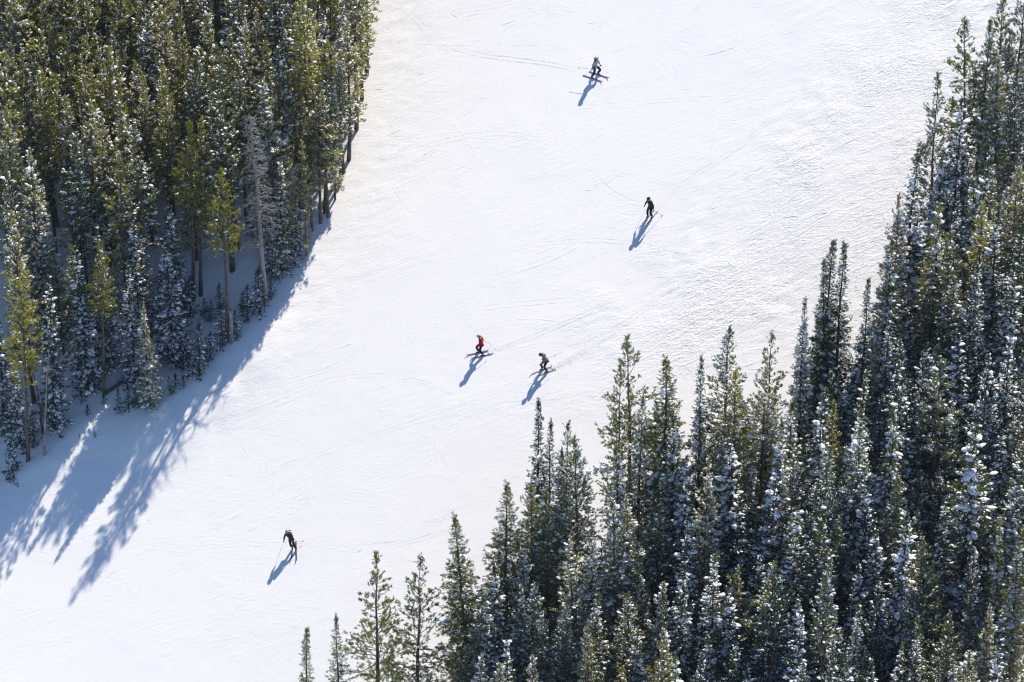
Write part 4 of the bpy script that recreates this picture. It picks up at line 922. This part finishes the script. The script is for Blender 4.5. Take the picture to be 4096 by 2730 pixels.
skier(1178, 2200, (-8, 50), dict(footL=(-0.12, 0.05), footR=(0.14, -0.04), pelvis=(0.22, -0.03, 0.95), chest=(0.34, 0.05, 1.31), head=(0.43, 0.10, 1.59), handL=(0.06, 0.16, 0.84), handR=(0.66, 0.14, 0.80), yaw=0.08,
      poleL=(-0.55, -0.55, 0.40), poleR=(0.80, -0.65, 0.12), jacket=M['teal'], trousers=M['black'], helmet=M['knit'], knit=True, glove=M['redglove'], hair='tail', tail_dir=(-0.16, -0.06, 0.02), ski=M['ski'], skiL=0.12),
      ('person in dark jacket and grey knit cap leaning into a turn, lowest skier', 'ski pole in the {} hand of the lowest skier in knit cap', '{} ski of the lowest skier in knit cap'))

# snow thrown up behind two of the skiers
m = bpy.data.materials.new('flying_snow'); m.use_nodes = True; m.node_tree.nodes.clear()
out = N(m, 'ShaderNodeOutputMaterial'); mx = N(m, 'ShaderNodeMixShader'); mx.inputs[0].default_value = 0.55; d1 = N(m, 'ShaderNodeBsdfDiffuse'); d2 = N(m, 'ShaderNodeBsdfTranslucent')
d1.inputs[0].default_value = d2.inputs[0].default_value = (0.93, 0.93, 0.94, 1); link(m, d1.outputs[0], mx.inputs[1]); link(m, d2.outputs[0], mx.inputs[2]); link(m, mx.outputs[0], out.inputs[0]); M['flake'] = m
def spray(base, f, length, hgt, n, label, seed):
    r = np.random.default_rng(seed); t = r.random(n)**0.8; back = -f
    x = base[0]+back[0]*(0.35+t*length)+r.normal(0, 1, n)*(0.05+0.16*t); y = base[1]+back[1]*(0.35+t*length)+r.normal(0, 1, n)*(0.05+0.16*t)+0.10*t
    z = hgrid(x, y)+hgt*np.sin(np.pi*np.clip(t*0.92+0.08, 0, 1))*r.random(n)**1.5
    P = np.column_stack([x, y, z]); s = 0.008+0.022*r.random(n)**2
    d = unit(r.normal(size=(n, 4, 3)))*s[:, None, None]; v = (P[:, None]+d).reshape(-1, 3)
    k = (np.arange(n)*4)[:, None, None]+np.array([(0, 1, 2), (0, 3, 1), (1, 3, 2), (2, 3, 0)])[None]
    o = obj('snow_spray', mesh_np('snow_spray', v, [k.reshape(-1, 3)], False), M['flake']); o['kind'] = 'stuff'; o['label'] = label
spray(b4, f4, 2.7, 0.34, 1000, 'snow spraying up behind the grey-jacketed skier', 5)
spray(b3, f3, 1.9, 0.16, 350, 'snow spraying up behind the red-jacketed skier', 6)

# ------------------------------------------------------------------ labels of the trees
SHORT = [('leftmost bare-trunked pine', 'foremost at the left edge'), ('straight yellow-green pine', 'clean straight trunk'), ('pine ringed by saplings', 'saplings round its foot'), ('pair of bare-stemmed pines', 'left of a pair in the wood'),
 ('yellow-tipped fir on the bank', 'sunlit yellow tip'), ('big dense fir by the bank', 'big dense dark fir'), ('orange-tinged pine by the top edge', 'orange-tinged'), ('narrow fir leftmost at the bottom', 'narrow dark fir top'),
 ('open-branched pine pair', 'right of the pair at the bottom'), ('thin-topped fir below the grey skier', 'tall thin-topped fir nearest'), ('pine with the red tag', 'carrying the tiny red tag'), ('tallest pine against the snow', 'tallest pine standing'),
 ('thin wispy-topped fir', 'wispy top'), ('greyish feathery pine', 'greyish-green pine'), ('brightest yellow-green pine', 'brightest yellow-green'), ('two needle-thin spires', 'right one of two needle'), ('wide snowy fir standing free', 'wide-branched snowy fir'),
 ('lone tall pine at upper right', 'rising alone highest'), ('large snow-dusted pine', 'large snow-dusted'), ('big fir with yellow-green spire', 'yellow-green spire'), ('wide olive snow-flecked pine', 'wide olive pine')]
for nm, key in SHORT:
    for t_ in tree_log:
        if t_[6] and key in t_[6]: landmarks.append((t_[4][0], t_[4][1], nm)); break
landmarks += [(0, 0, 'top left corner'), (1480, 0, 'top end of the left wood edge'), (4096, 2730, 'bottom right corner'), (4096, 0, 'top right corner'), (0, 900, 'left edge a third down'), (2408, 2200, 'leafless tree in the lower right wood'),
              (4096, 1500, 'right edge halfway down'), (3200, 2730, 'bottom edge three quarters across'), (2300, 2730, 'bottom edge past the middle')]
ORD = 'first second third fourth fifth sixth seventh eighth ninth tenth eleventh twelfth thirteenth fourteenth fifteenth sixteenth seventeenth eighteenth nineteenth twentieth twenty-first twenty-second twenty-third twenty-fourth twenty-fifth twenty-sixth twenty-seventh twenty-eighth twenty-ninth thirtieth thirty-first thirty-second thirty-third'.split()
DIRS = ['right of', 'up-right from', 'above', 'up-left from', 'left of', 'down-left from', 'below', 'down-right from']
LOOK = {'olive': 'yellow-green', 'green': 'green', 'dark': 'dark', 'grey': 'greyish', 'rust': 'rusty'}
SNOWY = {'pine_tall': 'tall', 'pine_bare': 'bare-stemmed', 'pine_full': 'bushy', 'pine_open': 'open-branched', 'fir': 'snowy', 'fir_bare': 'pointed', 'fir_thin': 'narrow', 'sapling': 'small'}
sector = {}
for i, t_ in enumerate(tree_log):
    if t_[6]: continue
    px, py = t_[4]
    if py < 25: b_ = t_[0].location; px, py = project((b_[0], b_[1], b_[2]))
    k = min(range(len(landmarks)), key=lambda j: (landmarks[j][0]-px)**2+(landmarks[j][1]-py)**2)
    dx, dy = px-landmarks[k][0], landmarks[k][1]-py; sct = int(round(math.degrees(math.atan2(dy, dx))/45.0)) % 8
    sector.setdefault((k, sct), []).append((math.hypot(dx, dy), i))
auto = {}
for (k, sct), l in sector.items():
    for n_, (_, i) in enumerate(sorted(l)):
        t_ = tree_log[i]; cat = 'pine' if t_[1] == 'pine' else 'fir'
        auto[i] = f"{SNOWY[t_[2]]} {LOOK[t_[3]]} {cat}, {ORD[min(n_, len(ORD)-1)]} {'tip' if t_[4][1] >= 25 else 'trunk'} {DIRS[sct]} the {landmarks[k][2]}"
for i, (e, kind, style, colour, tip, side, label, h) in enumerate(tree_log):
    grp = {'pine': 'pines', 'fir': 'firs', 'sapling': 'small firs'}[kind]+(' in the wood on the left' if side == 'left' else ' in the wood on the right')
    tag(e, label or auto[i], 'pine' if kind == 'pine' else 'fir', grp)

# ------------------------------------------------------------------ thin mountain air between the camera and the hill
x0, x1, y0, y1 = gx[0]-3, gx[-1]+3, gy[0]-3, gy[-1]+3; z0 = GZ.min()-1.0; z1 = max(CAM[2], GZ.max())+4.0
me = bpy.data.meshes.new('haze'); me.from_pydata([(x0, y0, z0), (x1, y0, z0), (x1, y1, z0), (x0, y1, z0), (x0, y0, z1), (x1, y0, z1), (x1, y1, z1), (x0, y1, z1)], [], [(3, 2, 1, 0), (4, 5, 6, 7), (0, 1, 5, 4), (1, 2, 6, 5), (2, 3, 7, 6), (3, 0, 4, 7)])
m = bpy.data.materials.new('haze'); m.use_nodes = True; m.node_tree.nodes.clear()
out = N(m, 'ShaderNodeOutputMaterial'); pv = N(m, 'ShaderNodeVolumePrincipled'); pv.inputs['Color'].default_value = (0.62, 0.78, 1.0, 1); pv.inputs['Density'].default_value = 0.000034; pv.inputs['Anisotropy'].default_value = 0.0
link(m, pv.outputs[0], out.inputs['Volume'])
hz = obj('haze', me, m); hz['kind'] = 'stuff'; hz['label'] = 'thin bluish mountain air'
